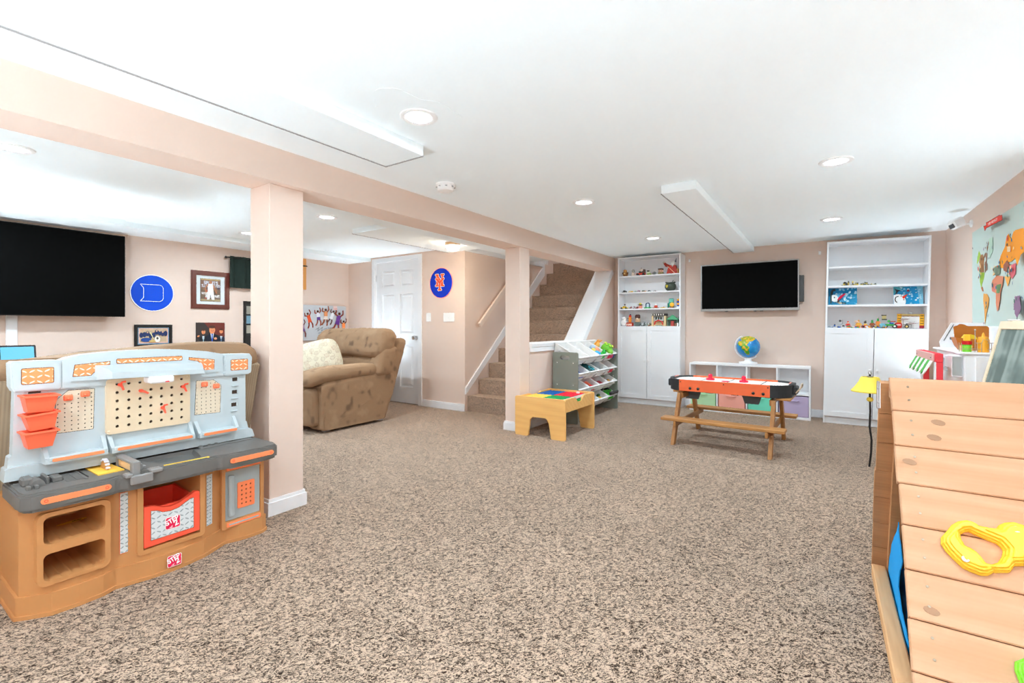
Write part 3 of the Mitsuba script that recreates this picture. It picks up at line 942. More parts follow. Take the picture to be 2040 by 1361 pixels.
# ================================================================== wooden climber
def _pine(p, n, uv):
    # boards run along x; each board gets its own shift
    s = (p.z - .875) / -.8195 / .13
    b = mikit.cell_rand(dr.floor(s + .02), 3, 5)
    y = p.y + b * 7
    w = mikit.fbm(p.x * 2.2 + b * 9, p.z * 9, y * 9)
    g = .5 + .5 * dr.sin((p.z * 46 + w * 7 + p.x * 2.0) * 2)
    f = mikit.noise(p.x * 5, p.z * 170, y * 170)
    col = mikit.mix(lin('#cba180'), lin('#b98862'), dr.clip(.45 * g + .35 * f + .3 * w - .15, 0, 1))
    return mikit.mix(col, lin('#c39472'), b * .5)


scene['mat_pine'] = {'type': 'twosided', 'bsdf': {'type': 'principled', 'base_color': mikit.proc(_pine), 'roughness': .55, 'specular': .3}}
scene['mat_pine_dark'] = {'type': 'twosided', 'bsdf': {'type': 'principled', 'base_color': mikit.proc(_wood('#c08e63', '#9a6a43', 1.0, 0)), 'roughness': .6, 'specular': .3}}
scene['mat_pine_rail'] = {'type': 'twosided', 'bsdf': {'type': 'principled', 'base_color': mikit.proc(_wood('#d8ab7d', '#b98555', 1.0, 1)), 'roughness': .6, 'specular': .3}}
cl = thing('climber', 'natural wood A-frame climbing wall of sloping planks in the right foreground', 'climbing frame')
o_ = np.array([0, 2.165, .875])
ds = np.array([0, -.5731, -.8195])
nn = np.array([0, -.8195, .5731])
SL = lambda x, s, h=0: np.array([x, 0, 0]) + o_ + ds * s + nn * h
rnd = random.Random(4)
CX0, CX1 = .20, .98


def plank(s0, s1, x0, x1, h0=-.022, h1=0.0, c=.003):
    P = []
    for x, sx in ((x0, 1), (x1, -1)):
        for s, ss in ((s0, 1), (s1, -1)):
            P += [SL(x, s, h0), SL(x + sx * c, s + ss * c, h1), SL(x, s + ss * c, h1 - c), SL(x + sx * c, s, h1 - c)]
    return hull(P)


knots = {1: [(.317, .035), (.302, .09)], 2: [(.234, .055)], 5: [(.252, .098)]}
for i in range(8):
    s0 = i * .13
    pk = put('plank', plank(s0 + .0012, min(s0 + .1288, 1.065), CX0 + rnd.uniform(-.002, .003), CX1, h1=rnd.uniform(-.0012, .0005)), 'mat_pine', cl)
    for d in (.036, .088):
        if s0 + d < 1.05:
            put('screw', frame(ext(Point(0, 0).buffer(.0036), .0012), SL(.248, s0 + d, .0002), (1, 0, 0), -ds), mat('screw_steel', '#8d7a66', .4, .5, metallic=.6), pk)
    for (x, d) in knots.get(i, []):
        put('knot', frame(ext(ell(0, 0, .018, .010, -10), .0005), SL(x, s0 + d, .0003), (1, 0, 0), -ds), mat('knot', '#9c7556', .6), pk)
put('ridge_board', hull([(x, y, z) for x in (CX0, CX1) for y, z in ((2.163, .874), (2.20, .870), (2.20, .80), (2.13, .80))]), 'mat_pine', cl)
# far slope: planks seen from inside, rafters
fa, fb = np.array([2.19, .85]), np.array([2.54, .0])
fd_ = (fb - fa) / np.linalg.norm(fb - fa)
fn_ = np.array([-fd_[1], fd_[0]])
FL = lambda s, h: tuple(fa + fd_ * s + fn_ * h)
for i in range(7):
    a0, a1 = i * .13 + .001, min(i * .13 + .129, .905)
    put('plank', yz(Polygon([FL(a0, 0), FL(a1, 0), FL(a1, .022), FL(a0, .022)]), .172 + rnd.uniform(-.003, .003), CX1), 'mat_pine_dark', cl)
for x in (.222, CX1 - .06):
    put('rafter', yz(Polygon([FL(.04, -.04), FL(.9, -.04), FL(.9, 0), FL(.04, 0)]), x, x + .035), 'mat_pine_dark', cl)
    put('rafter', [bar(SL(x + .017, .06, -.044), SL(x + .017, 1.02, -.044), .035, .04, nn)], 'mat_pine_dark', cl)
    put('floor_rail', bx(x - .052, x - .004, 1.60, 2.50, 0, .05, .004), 'mat_pine_rail', cl)
put('hinge', [bx(.164, .168, 2.085, 2.12, .77, .86, .001), bx(.158, .166, 2.10, 2.112, .765, .865, .003), sph(.005, .163, 2.10, .79, 1), sph(.005, .163, 2.10, .84, 1)], CHROME, cl)
YH = mat('hold_yellow', '#fccf36', .42, .45)


def hold(out, holes, h, name, m, parent, seed=0):
    """rounded climbing grip lying on the slope: outline and holes in (x, s)"""
    P = Polygon([(x, -s) for x, s in out]).buffer(-.004).buffer(.004)
    for q in holes:
        P = P.difference(Polygon([(x, -s) for x, s in q]))
    lay = []
    for f, z0, z1 in ((0, 0, .3), (.003, .3, .6), (.008, .6, .85), (.015, .85, 1.0)):
        g = P.buffer(-f)
        lay.append(ext(g, h * (z1 - z0) + (.0008 if z0 else 0), h * z0 - (.0008 if z0 else 0)))
    mm = join(*lay)
    mm = soft(mm, .006, 8)
    return put(name, frame(mm, SL(0, 0, .001), (1, 0, 0), -ds), m, parent, smooth=60)


outl_ = [(.287, .561), (.289, .542), (.300, .526), (.316, .500), (.332, .486), (.347, .480), (.361, .482), (.374, .490), (.395, .491), (.411, .489), (.417, .478), (.431, .467), (.447, .463), (.467, .467), (.495, .470), (.52, .49),
         (.525, .52), (.515, .55), (.49, .57), (.452, .577), (.435, .582), (.423, .602), (.407, .607), (.391, .611), (.379, .622), (.363, .626), (.345, .622), (.329, .617), (.312, .599), (.297, .581)]
inn_ = [(.332, .524), (.342, .514), (.352, .510), (.365, .516), (.394, .526), (.409, .531), (.418, .545), (.414, .562), (.403, .582), (.388, .592), (.377, .591), (.367, .574), (.355, .561), (.339, .554), (.333, .539)]
hk = tag(hold(outl_, [inn_], .042, 'climbing_hold', YH, None), 'yellow ring-shaped plastic hold bolted on the planks of the wooden climber', 'climbing hold', None)
labels[hk]['group'] = 'plastic holds on the climber'
for x, s in ((.331, .598), (.445, .491)):
    put('bolt', frame(lathe([(0, 0), (.004, 0), (.004, .003), (.0085, .003), (.009, 0)], 16), SL(x, s, .040), (1, 0, 0), -ds), CHROME, hk)
hg = tag(hold([(.401, .838), (.404, .818), (.42, .806), (.45, .803), (.48, .815), (.49, .85), (.47, .885), (.43, .89), (.408, .87)], [[(.43, .835), (.455, .83), (.46, .855), (.435, .86)]], .04, 'climbing_hold', mat('hold_green', '#7be02c', .42), None),
         'bright green plastic hold at the lower right edge of the wooden climber', 'climbing hold', 'plastic holds on the climber')
# blue cloth bag inside the A-frame
def sheet(poly, x, bulge, th=.003, seed=1):
    m = yz(Polygon(poly), x, x + th)
    m = tm(man(m).refine_to_length(.03))
    v = m.vertices.copy()
    v[:, 0] += (meshkit.fbm(v * 9, 2, seed) - .5) * bulge
    m.vertices = v
    return m


bg = thing('cloth_bag', 'bright blue cloth bag lying folded on the floor inside the wooden climber', 'bag')
put('front', sheet([(2.15, .36), (2.22, .30), (2.36, .19), (2.47, .04), (2.44, .004), (2.20, .004), (1.95, .004), (1.91, .05), (1.96, .08), (2.06, .09), (2.14, .13), (2.12, .20), (2.05, .26)], .222, .012), mat('bag_blue', '#1597df', .7, .3), bg)
put('lining', sheet([(2.16, .20), (2.36, .10), (2.36, .006), (1.98, .006), (1.96, .06), (2.05, .13)], .245, .02, .003, 3), mat('bag_grey', '#7fa3b4', .8, .2), bg)
put('back', sheet([(2.15, .33), (2.40, .15), (2.45, .004), (1.94, .004), (1.99, .14)], .30, .02, .003, 5), mat('bag_blue2', '#0f76b4', .8, .2), bg)
flat([(ell(2.19 + i * .045, .265 - i * .035 + (i % 2) * .02, .008, .004, 40), '#f4fbff') for i in range(6)], (.2265, 0, 0), (0, -1, 0), (0, 0, 1)).put('print_marks', 'mat_print', bg) if False else None


def puts(name, meshes, m, parent, smooth=35):
    for q in meshes:
        put(name, q, m, parent, smooth)


# ================================================================== children's play table
MAPLE = 'mat_maple'
scene['mat_maple'] = {'type': 'twosided', 'bsdf': {'type': 'principled', 'base_color': mikit.proc(_wood('#eab872', '#d59a55', .8, 0)), 'roughness': .45, 'specular': .35}}
tb = thing('play_table', 'low light-wood play table with red, blue, yellow and green building plates, beside the second column', 'table')
leg_side = Polygon([(0, 0), (.55, 0), (.55, .38), (0, .38)])
arch_ = Polygon([(.165, -.01), (.135, .10), (.155, .18), (.185, .195), (.355, .195), (.385, .175), (.405, .10), (.43, -.01)]) if False else Polygon([(.150, -.05), (.150, .03), (.172, .165), (.20, .190), (.345, .190), (.372, .165), (.398, .03), (.398, -.05)])
prof = leg_side.difference(arch_).buffer(-.018).buffer(.018)
prof = prof.union(sbox(0.02, .2, .53, .36)).buffer(.012).buffer(-.012)
TY0, TY1 = 3.815, 4.475
TX = -2.52
for y in (TY0, TY1 - .022):
    put('side', frame(ext(prof, .022), (TX, y + .022, 0), (1, 0, 0), (0, 0, 1)), MAPLE, tb)
endp = Polygon([(0, .255), (.616, .255), (.616, .375), (.43, .375), (.40, .366), (.355, .325), (.275, .325), (.235, .366), (.205, .375), (0, .375)]).buffer(.006).buffer(-.006)
for x in (TX + .015, TX + .55 - .035):
    put('end', frame(ext(endp, .02), (x, TY0 + .022, 0), (0, 1, 0), (0, 0, 1)), MAPLE, tb)
put('tray', bx(TX + .03, TX + .52, TY0 + .02, TY1 - .02, .262, .272), mat('tray_grey', '#8d8782', .6), tb)
PW, X0_, Y0_ = (.40) / 2, TX + .04, TY0 + .03
for i, j, c, n in ((0, 0, '#fcca55', 'yellow'), (1, 0, '#1f9450', 'green'), (0, 1, '#0d5fa8', 'blue'), (1, 1, '#e0223a', 'red')):
    x0, y0 = X0_ + i * .202, Y0_ + j * .30
    studs = [cyl((x0 + .02 + a * .04, y0 + .02 + b * .0365, .362), (x0 + .02 + a * .04, y0 + .02 + b * .0365, .366), .012, 10) for a in range(5) for b in range(8)]
    p = put('building_plate', bx(x0, x0 + .2, y0, y0 + .296, .350, .362, .002), mat('plate_' + n, c, .4, .45), tb)
    put('studs', studs, 'mat_plate_' + n, p)
    labels[numbered(p + '__x')] if False else tag(p + '__studs', kind='stuff')
put('cover', bx(X0_ + .406, TX + .52, TY0 + .03, TY1 - .03, .352, .358), mat('tray_cover', '#b5a79c', .6), tb)
for y0 in (TY0 + .03,):
    puts('support', [bx(X0_, X0_ + .42, TY0 + .022, TY0 + .03, .272, .35), bx(X0_, X0_ + .42, TY1 - .03, TY1 - .022, .272, .35)], MAPLE, tb)
one('toy_brick', [bx(-2.125, -2.09, 4.36, 4.378, .366, .384, .002)] + [cyl((-2.116 + i * .018, 4.369, .384), (-2.116 + i * .018, 4.369, .387), .005, 8) for i in range(2)], mat('brick_pink', '#f3d9d9', .4), 'small pale brick lying on the red plate of the play table', 'toy brick')
for i, (x, y, c, w) in enumerate(((-2.005, 4.06, '#ff6a2b', 'orange'), (-2.01, 4.17, '#178a3e', 'green'))):
    one('toy_brick', [bx(x - .03, x + .014, y - .05, y + .05, .272, .345, .006)], mat('brick_' + w, c, .4), f'{w} block inside the tray of the play table, seen through the notch in its end', 'toy brick')

# ================================================================== bin organizer
GREY = mat('organizer_grey', '#7d8379', .55, .3)
og = thing('bin_organizer', 'grey toy organizer frame holding slanted rows of white bins, against the half wall', 'toy organizer')
OX0, OX1, OY0, OY1 = -2.50, -2.195, 4.545, 5.70
sd = rrect(OX0, 0, OX1, .775, .02).difference(rrect(OX0 + .09, .695, OX0 + .205, .738, .02))
for y in (OY0, OY1):
    sp = put('side_panel', frame(ext(sd, .018), (0, y + .018, 0), (1, 0, 0), (0, 0, 1)), GREY, og)
    puts('screw', [frame(lathe([(0, 0), (.007, 0), (.006, .002), (0, .003)][::-1], 12), (x, y, z), (1, 0, 0), (0, 0, 1)) for x in (OX0 + .055, OX1 - .055) for z in (.66, .42, .18)], mat('screw_white', '#e8e8e6', .3), sp)
ROWS = (.715, .540, .368, .195)
for z in ROWS:
    puts('rail', [cyl((-2.235, OY0 + .01, z - .035), (-2.235, OY1 + .01, z - .035), .009, 10), cyl((-2.44, OY0 + .01, z + .075), (-2.44, OY1 + .01, z + .075), .009, 10)], mat('rail_grey', '#d9dad8', .4), og)
WBIN = mat('bin_white', '#e4e3e1', .4, .4)
BL, BD = .355, .12
TILT = math.degrees(math.atan2(.17, .31))


def toy_bin(w):
    """open tapered tub: local x from front (0) to back (-BL), z down from the rim"""
    def h(i, zt, zb, t):
        return hull([(-i, -w / 2 + i, zt), (-i, w / 2 - i, zt), (-BL + i, -w / 2 + i, zt), (-BL + i, w / 2 - i, zt),
                     (-i - t, -w / 2 + i + t * .6, zb), (-i - t, w / 2 - i - t * .6, zb), (-BL + i + t, -w / 2 + i + t * .6, zb), (-BL + i + t, w / 2 - i - t * .6, zb)])
    b = cut(h(.012, 0, -BD, .03), h(.016, .02, -BD + .004, .034))
    rim = ext(rrect(-BL, -w / 2, 0, w / 2, .02).difference(rrect(-BL + .016, -w / 2 + .016, -.016, w / 2 - .016, .012)), .006, -.006)
    return join(b, rim)


tubs = {}
row_word = ('top', 'second', 'third', 'bottom')
content = {(0, 0): 'empty', (0, 1): 'empty', (0, 2): 'small cars and a green figure', (0, 3): 'a green plush turtle', (1, 0): 'a blue book', (1, 1): 'a dark teal pouch', (1, 2): 'a folded grey bag', (1, 3): 'a red block',
           (2, 0): 'nothing to see', (2, 1): 'a red pennant', (2, 2): 'dark red wraps', (2, 3): 'small round trinkets', (3, 2): 'loose bits', (3, 3): 'green and black toy pieces'}
bw = (OY1 - OY0 - .03) / 4
tub_key = mikit.ply(toy_bin(bw - .006), 'mat_bin_white', smooth=35)
col_word = ('nearest the table', 'second from the table', 'third from the table', 'nearest the left bookcase')
bin_M = {}
for r, z in enumerate(ROWS):
    for c in range(4):
        M = mtx(-2.185, OY0 + .024 + bw * (c + .5), z, ry=TILT)
        bin_M[r, c] = M
        k = numbered('toy_bin')
        scene[k] = {**tub_key, 'to_world': T(M)}
        tag(k, f'white plastic bin in the {row_word[r]} row of the grey organizer, {col_word[c]}', 'bin', 'white bins in the grey organizer')


def inbin(r, c, vc, label, cat='toy'):
    vc.one('toy', label, cat, M=bin_M[r, c] @ np.array([[1.0, 0, 0, .015], [0, 1.0, 0, 0], [0, 0, 1.1, .045], [0, 0, 0, 1.0]]))


zb = -BD + .006
inbin(0, 2, VC().add(pad(-.13, -.05, -.09, -.01, zb, zb + .08, .03), '#3fa7e0').add(sph(.03, -.15, -.06, zb + .06), '#e9d36a').add(sph(.035, -.20, .0, zb + .07), '#a9c0d8'), 'blue and yellow toy car in the top row bin third from the table')
inbin(0, 2, VC().add(pad(-.10, -.03, .0, .09, zb, zb + .07, .03), '#37c04c').add(sph(.028, -.06, .05, zb + .085), '#2fb545').add(sph(.008, -.045, .04, zb + .108), '#101010'), 'small green toy figure in the top row bin third from the table')
inbin(0, 2, VC().add(pad(-.22, -.13, .03, .115, zb, zb + .085, .035), '#f39b78'), 'peach coloured toy in the top row bin third from the table')
tv_ = VC().add(pad(-.20, -.06, -.06, .08, zb, zb + .14, .06), '#69b52e')
for i in range(7):
    tv_.add(sph(.014, -.13 + .055 * math.cos(i * .9), .01 + .05 * math.sin(i * .9), zb + .135, 1, (1, 1, .5)), '#d8e25a')
tv_.add(sph(.035, -.05, -.05, zb + .08), '#7cc242')
inbin(0, 3, tv_, 'green plush turtle with yellow spots in the top row bin nearest the left bookcase')
inbin(0, 3, VC().add([cyl((-.29, -.02, zb + .02), (-.24 - .03 * math.cos(a), -.02 + .07 * math.sin(a), zb + .13), .014, 8, .004) for a in np.linspace(-1.3, 1.3, 6)], '#f7a63e').add(sph(.04, -.26, -.02, zb + .06), '#f2b75c'), 'yellow and orange spiky plush behind the green turtle')
inbin(0, 3, VC().add(pad(-.075, -.02, -.10, -.02, zb, zb + .06, .025), '#d92a55').add(pad(-.07, -.02, .0, .05, zb, zb + .06, .025), '#e0477a').add(pad(-.07, -.02, .06, .11, zb, zb + .06, .02), '#3b4a7a'), 'crimson plush toy in front of the green turtle')
inbin(1, 0, VC().add(bx(-.16, -.04, -.06, .08, zb, zb + .03, .004), '#2350b8').add([bx(-.13 + i * .035, -.11 + i * .035, -.03, .05, zb + .03, zb + .033) for i in range(3)], '#dfe7f5'), 'blue patterned book in the second row bin nearest the table')
inbin(1, 1, VC().add(pad(-.26, -.04, -.05, .09, zb, zb + .07, .03), '#0e4a4e').add(ext(Point(-.09, .03).buffer(.04).difference(Point(-.09, .03).buffer(.03)), .004, zb + .07), '#54c6d6'), 'dark teal pouch in the second row bin second from the table')
inbin(1, 2, VC().add(hull([(-.24, -.09, zb), (-.05, -.09, zb), (-.05, .09, zb), (-.24, .09, zb), (-.15, .05, zb + .09), (-.20, -.03, zb + .07)]), '#9aa5a8'), 'folded grey bag in the second row bin third from the table')
inbin(1, 3, VC().add(bx(-.07, -.03, -.05, .06, zb, zb + .045, .006), '#c9182f'), 'small red block in the second row bin nearest the left bookcase')
inbin(1, 3, VC().add(pad(-.25, -.14, -.10, .02, zb, zb + .05, .02), '#e8d3c3'), 'pale cloth at the back of the second row bin nearest the left bookcase')
inbin(2, 1, VC().add(hull([(-.28, -.03, zb), (-.04, .02, zb), (-.04, .10, zb), (-.28, .0, zb + .02), (-.05, .06, zb + .05)]), '#e01f2c').add(bx(-.16, -.09, .0, .05, zb + .035, zb + .05, .004), '#ff7a5c'), 'red pennant in the third row bin second from the table')
inbin(2, 2, VC().add(pad(-.20, -.12, -.08, .0, zb, zb + .05, .02), '#b03a42').add(pad(-.13, -.05, .0, .08, zb, zb + .05, .02), '#9c3038').add(pad(-.28, -.20, -.08, .02, zb, zb + .05, .02), '#c9727a'), 'dark red cloth wraps in the third row bin third from the table')
inbin(2, 3, VC().add(sph(.032, -.08, .0, zb + .03), '#c9944a').add(sph(.024, -.10, .055, zb + .025), '#d9c48a').add(sph(.026, -.13, -.03, zb + .03), '#a4625a'), 'small round trinkets in the third row bin nearest the left bookcase')
inbin(2, 3, VC().add(sph(.035, -.22, -.05, zb + .035), '#d5d8d2').add(cyl((-.26, 0, zb), (-.17, .06, zb + .05), .01, 8), '#8f9a86'), 'pale glass ornament at the back of the third row bin nearest the left bookcase')
g = VC().add(pad(-.16, -.03, -.09, .09, zb, zb + .06, .025), '#35b52a').add(bx(-.14, -.10, -.10, .12, zb + .05, zb + .08, .01), '#2a8a22')
inbin(3, 3, g, 'bright green toy vehicle in the bottom row bin nearest the left bookcase')
inbin(3, 3, VC().add(bx(-.05, -.02, -.11, .14, zb + .08, zb + .115, .008), '#1c1c1c').add(bx(-.20, -.17, -.04, .0, zb, zb + .17, .006), '#222222').add(bx(-.22, -.12, .04, .08, zb + .05, zb + .09, .006), '#191919'), 'black toy blaster lying on the green toy vehicle')
inbin(3, 2, VC().add(bx(-.10, -.05, -.03, .03, zb, zb + .05, .006), '#d9b740').add(bx(-.14, -.11, .04, .09, zb, zb + .05, .006), '#2b5a2a'), 'yellow loose block in the bottom row bin third from the table')
flat([(rrect(0, 0, .07, .045, .012), '#f4f4f2'), (unary_union([sbox(.014 + i * .017, .012, .022 + i * .017, .034) for i in range(3)]), '#2a2a2a')], tuple((bin_M[2, 3] @ [0.004, -.02, -.02, 1])[:3]), (0, 1, 0), (-.45, 0, .893)).one('bin_label', 'white tag with black figures on the third row bin nearest the left bookcase', 'tag', m='mat_print')

# ================================================================== bookcases
SH = []


def bookcase(x0, w, h, yf, shelves, split, label, lean=0.0):
    """shelves: heights of the shelf tops; the lowest is the top of the cupboard"""
    d, t = YB - .004 - yf, .018
    k = thing('bookcase', label, 'bookcase', None)

    def L(m):
        m = tm(m).copy()
        v = m.vertices.copy()
        v[:, 0] += lean * v[:, 2]
        v[:, 2] -= lean * (m.vertices[:, 0] - x0) * m.vertices[:, 2] / h
        m.vertices = v
        return m
    puts('side_panel', [L(bx(x0, x0 + t, yf, yf + d, 0, h, .001)), L(bx(x0 + w - t, x0 + w, yf, yf + d, 0, h, .001))], WHITE, k)
    put('top_panel', L(bx(x0 + t, x0 + w - t, yf + .001, yf + d, h - t, h, .001)), WHITE, k)
    put('back_panel', L(bx(x0 + t, x0 + w - t, yf + d - .006, yf + d, .08, h - t)), WHITE, k)
    for z in shelves:
        put('shelf', L(bx(x0 + t, x0 + w - t, yf + .002, yf + d - .006, z - t, z, .001)), WHITE, k)
    put('plinth', L(bx(x0 + t, x0 + w - t, yf + .01, yf + .03, 0, .078, .001)), WHITE, k)
    zt = shelves[-1] - .008
    for a, b, s in ((x0 + .003, split - .0025, 1), (split + .0025, x0 + w - .003, -1)):
        fr_ = .052
        o = sbox(a, .082, b, zt)
        i_ = sbox(a + fr_, .082 + fr_, b - fr_, zt - fr_)
        dm = [frame(ext(o.difference(i_), .019), (0, yf, 0), (1, 0, 0), (0, 0, 1)), frame(ext(i_.buffer(.004), .008), (0, yf - .003, 0), (1, 0, 0), (0, 0, 1)),
              frame(ext(i_.difference(i_.buffer(-.008)), .013), (0, yf, 0), (1, 0, 0), (0, 0, 1))]
        dk = put('cupboard_door', [L(m) for m in dm], WHITE, k)
        kx_ = (b - .027) if s > 0 else (a + .027)
        put('knob', L(frame(lathe([(0, .024), (.010, .022), (.012, .014), (.006, .008), (.006, 0)][::-1], 14), (kx_, yf - .019, .60), (1, 0, 0), (0, 0, 1))), WPLASTIC, dk)
    return L


LZ = (1.755, 1.530, 1.302, 1.062)
bookcase(-2.388, .85, 2.012, 6.22, LZ, -1.976, 'tall white bookcase full of small toys, between the half wall and the television')
RZ = (1.712, 1.503, 1.295, 1.046)
LR = bookcase(-.005, .86, 1.985, 6.165, RZ, .422, 'tall white bookcase with two snowman paintings, near the right wall', lean=.020)


def rx(x, z):
    """x and z of a spot on the leaning bookcase"""
    return x + .0, z - .020 * (x - .0) * z / 1.985


# ---- small toys: each one mesh
def stud(x, y, z, r=.003):
    return cyl((x, y, z), (x, y, z + .002), r, 8)


def car(w, h, c, c2, seed=0):
    v = VC()
    v.add(bx(-w / 2, w / 2, -.02, .02, h * .2, h * .55, .003), c).add(bx(-w * .18, w * .25, -.016, .016, h * .5, h * .9, .004), c2)
    for x in (-w * .32, w * .32):
        for y in (-.021, .021):
            v.add(cyl((x, y - .004, h * .25), (x, y + .004, h * .25), h * .25, 12), '#1b1b1b')
    return v


def figure(w, h, legs, body, head, hat=None, prop=None):
    v = VC()
    v.add(bx(-w * .3, -w * .03, -.012, .012, 0, h * .3, .002), legs).add(bx(w * .03, w * .3, -.012, .012, 0, h * .3, .002), legs)
    v.add(hull([(x, y, z) for x, z in ((-w * .32, h * .3), (w * .32, h * .3), (-w * .22, h * .62), (w * .22, h * .62)) for y in (-.013, .013)]), body)
    for s in (-1, 1):
        v.add(tube([(s * w * .24, 0, h * .6), (s * w * .42, -.008, h * .46), (s * w * .44, -.018, h * .36)], w * .08), body)
    v.add(cyl((0, 0, h * .62), (0, 0, h * .84), w * .19, 14), head)
    if hat:
        v.add(cyl((0, 0, h * .84), (0, 0, h), w * .21, 14, w * .14), hat)
    if prop:
        v.add(cyl((w * .45, -.018, h * .1), (w * .45, -.018, h * .95), w * .04, 8), prop)
    return v


def brickpile(w, h, cols, seed, n=12):
    r = random.Random(seed)
    v = VC()
    for i in range(n):
        a, b, c = r.uniform(.010, .026), r.uniform(.008, .016), r.uniform(.006, .014)
        x = -w / 2 + w * (i + .5) / n + r.uniform(-.004, .004)
        env = h * (1 - .45 * abs(x) / (w / 2))
        z = 0
        while z < env * .8:
            v.add(tr(bx(-a / 2, a / 2, -b / 2, b / 2, 0, c, .001), x, r.uniform(-.03, .03), z, r.uniform(-25, 25)), r.choice(cols))
            z += c
            a, b, c = r.uniform(.008, .020), r.uniform(.008, .014), r.uniform(.006, .014)
            if r.random() < .3:
                break
        v.add(stud(x, 0, z), r.choice(cols))
    return v


def mini(w, h, c1, c2):
    return VC().add(bx(-w / 2, w / 2, -.018, .018, 0, h * .4, .001), c1).add(bx(-w * .3, w * .1, -.012, .012, h * .4, h, .001), c2).add(bx(w * .15, w * .4, -.012, .012, h * .4, h * .75, .001), c1)


def place(vc, x, y, z, label, cat='toy', group=None, rz=0, name='toy'):
    return vc.one(name, label, cat, group, M=mtx(x, y, z, rz=rz))


GT = 'small toys on the open shelves, left bookcase'
Y1 = 6.30
z = LZ[0]
v = VC().add(sph(.036, 0, 0, .036), '#8a5a2b').add(sph(.026, 0, -.01, .074), '#b98342').add([sph(.012, s * .034, -.008, .05) for s in (-1, 1)], '#5a3a1c').add(sph(.013, 0, -.034, .04), '#e0bd7a')
place(v, -2.307, Y1, z, 'brown and gold round figure, left end of top shelf, left bookcase', group=GT)
v = VC().add(hull([(x, y, zz) for x, zz in ((-.026, 0), (.026, 0), (.014, .05), (-.014, .05)) for y in (-.02, .02)]), '#dccfbf').add(frame(ext(Point(0, 0).buffer(.020).difference(Point(0, 0).buffer(.011)), .008), (0, .004, .072), (1, 0, 0), (0, 0, 1)), '#8f8a78')
place(v, -2.195, Y1, z, 'pale stand with an upright grey ring on the top shelf, left bookcase', group=GT)
v = car(.125, .07, '#d8402c', '#3a2420').add(sph(.022, .01, -.008, .075), '#f1e4d4').add(cyl((.01, -.008, .09), (.01, -.008, .108), .006, 8), '#222222').add(bx(.035, .06, -.02, .02, .03, .085, .003), '#5b4034')
place(v, -2.086, Y1, z, 'red toy car with a white rider on the top shelf, left bookcase', group=GT)
v = VC().add(bx(-.03, .03, -.02, .02, 0, .022, .003), '#7c9a3a').add(bx(-.028, .012, -.016, .016, .022, .05, .003), '#d9dcb8').add(bx(-.028, -.002, -.014, .014, .05, .066, .002), '#1d1d1d')
place(v, -1.971, Y1, z, 'low green and cream brick model with black cap, top shelf, left bookcase', group=GT)
v = VC().add(sph(.022, 0, 0, .022), '#6f7676').add([cyl((0, 0, .022), (.03 * math.cos(a), 0, .022 + .022 * math.sin(a)), .005, 8) for a in (.3, 1.2, 1.9, 2.8)], '#3c4242')
place(v, -1.903, Y1, z, 'small dark grey spiky ball on the top shelf, left bookcase', group=GT)
v = VC().add(bx(-.033, .033, -.022, .022, 0, .030, .003), '#8a7b4a').add(bx(-.03, .03, -.02, .02, .030, .065, .006), '#e6b79b').add(bx(-.034, .034, -.022, .022, .063, .082, .006), '#4a2a20').add([bx(s * .014 - .006, s * .014 + .006, -.023, -.019, .042, .052) for s in (-1, 1)], '#2a1512')
place(v, -1.815, Y1, z, 'square-headed brick figure with brown hair on the top shelf, left bookcase', group=GT)
v = VC().add(hull([(x, y, zz) for x, zz in ((-.06, 0), (.085, 0), (.06, .11), (-.025, .115)) for y in (-.03, .03)]), '#b3301f').add(tube([(-.02, -.02, .10), (-.06, -.025, .115), (-.085, -.03, .145)], [.018, .02, .014]), '#9c2b1d')
v.add(sph(.016, -.09, -.03, .152), '#c4bcae').add(sph(.030, .022, 0, .14), '#e8e6e0').add(hull([(-.005, -.034, .135), (.048, -.034, .135), (.022, -.036, .085), (.022, -.02, .14)]), '#f2f1ec').add(tube([(-.07, -.036, .13), (0, -.037, .06), (.055, -.037, .0)], .004), '#f6d3b4')
v.add(pad(.05, .10, -.025, .025, 0, .07, .02), '#b8834e').add(cyl((.05, .0, .155), (.062, .0, .20), .012, 10, .003), '#5b5560')
place(v, -1.675, Y1, z, 'white-bearded figurine in a long red robe, arm raised, top shelf, left bookcase', 'figurine', GT)
z = LZ[1]
for (x, w, h), c1, c2, wd in zip([(-2.318, .066, .035), (-2.231, .079, .028), (-2.167, .036, .028), (-2.117, .049, .028), (-2.044, .084, .021), (-1.971, .048, .021), (-1.896, .047, .02)],
                                 ('#3a3f3c', '#c79a3a', '#6f8c7c', '#7b4f62', '#c28a6a', '#2c4a58', '#6a6d6e'), ('#20201f', '#e5dec8', '#dfe6e2', '#b9a0ad', '#4c5a4a', '#16262e', '#c7c9c9'),
                                 ('black, first from the left', 'yellow and cream, second from the left', 'pale green, third from the left', 'plum coloured, fourth from the left', 'tan and green, fifth from the left', 'dark blue, sixth from the left', 'grey, last on the right')):
    place(mini(w * .9, h, c1, c2), x, Y1, z, f'tiny brick build, second shelf, left bookcase: {wd}', group=GT)
pot = VC().add(lathe([(0, 0), (.035, 0), (.062, .022), (.073, .055), (.066, .088), (.048, .104), (.052, .112), (.046, .112), (.042, .104), (.0, .09)], 28), '#3b453a').add([sph(.012, s * .05, 0, .112, 1, (1.6, 1, .8)) for s in (-1, 1)], '#2a332b').add(tube([(.012, 0, .10), (.03, 0, .13), (.036, 0, .142)], .005), '#4a5550')
pot.add(frame(ext(Polygon([(-.018, .02), (.018, .02), (.018, -.004), (0, -.022), (-.018, -.004)]), .004), (-.03, -.064, .058), (.9, -.43, 0), (0, 0, 1)), '#cfc04a')
place(pot, -1.69, 6.31, z, 'round dark cauldron with a yellow shield on the second shelf, left bookcase', 'toy cauldron', GT, name='cauldron')
z = LZ[2]
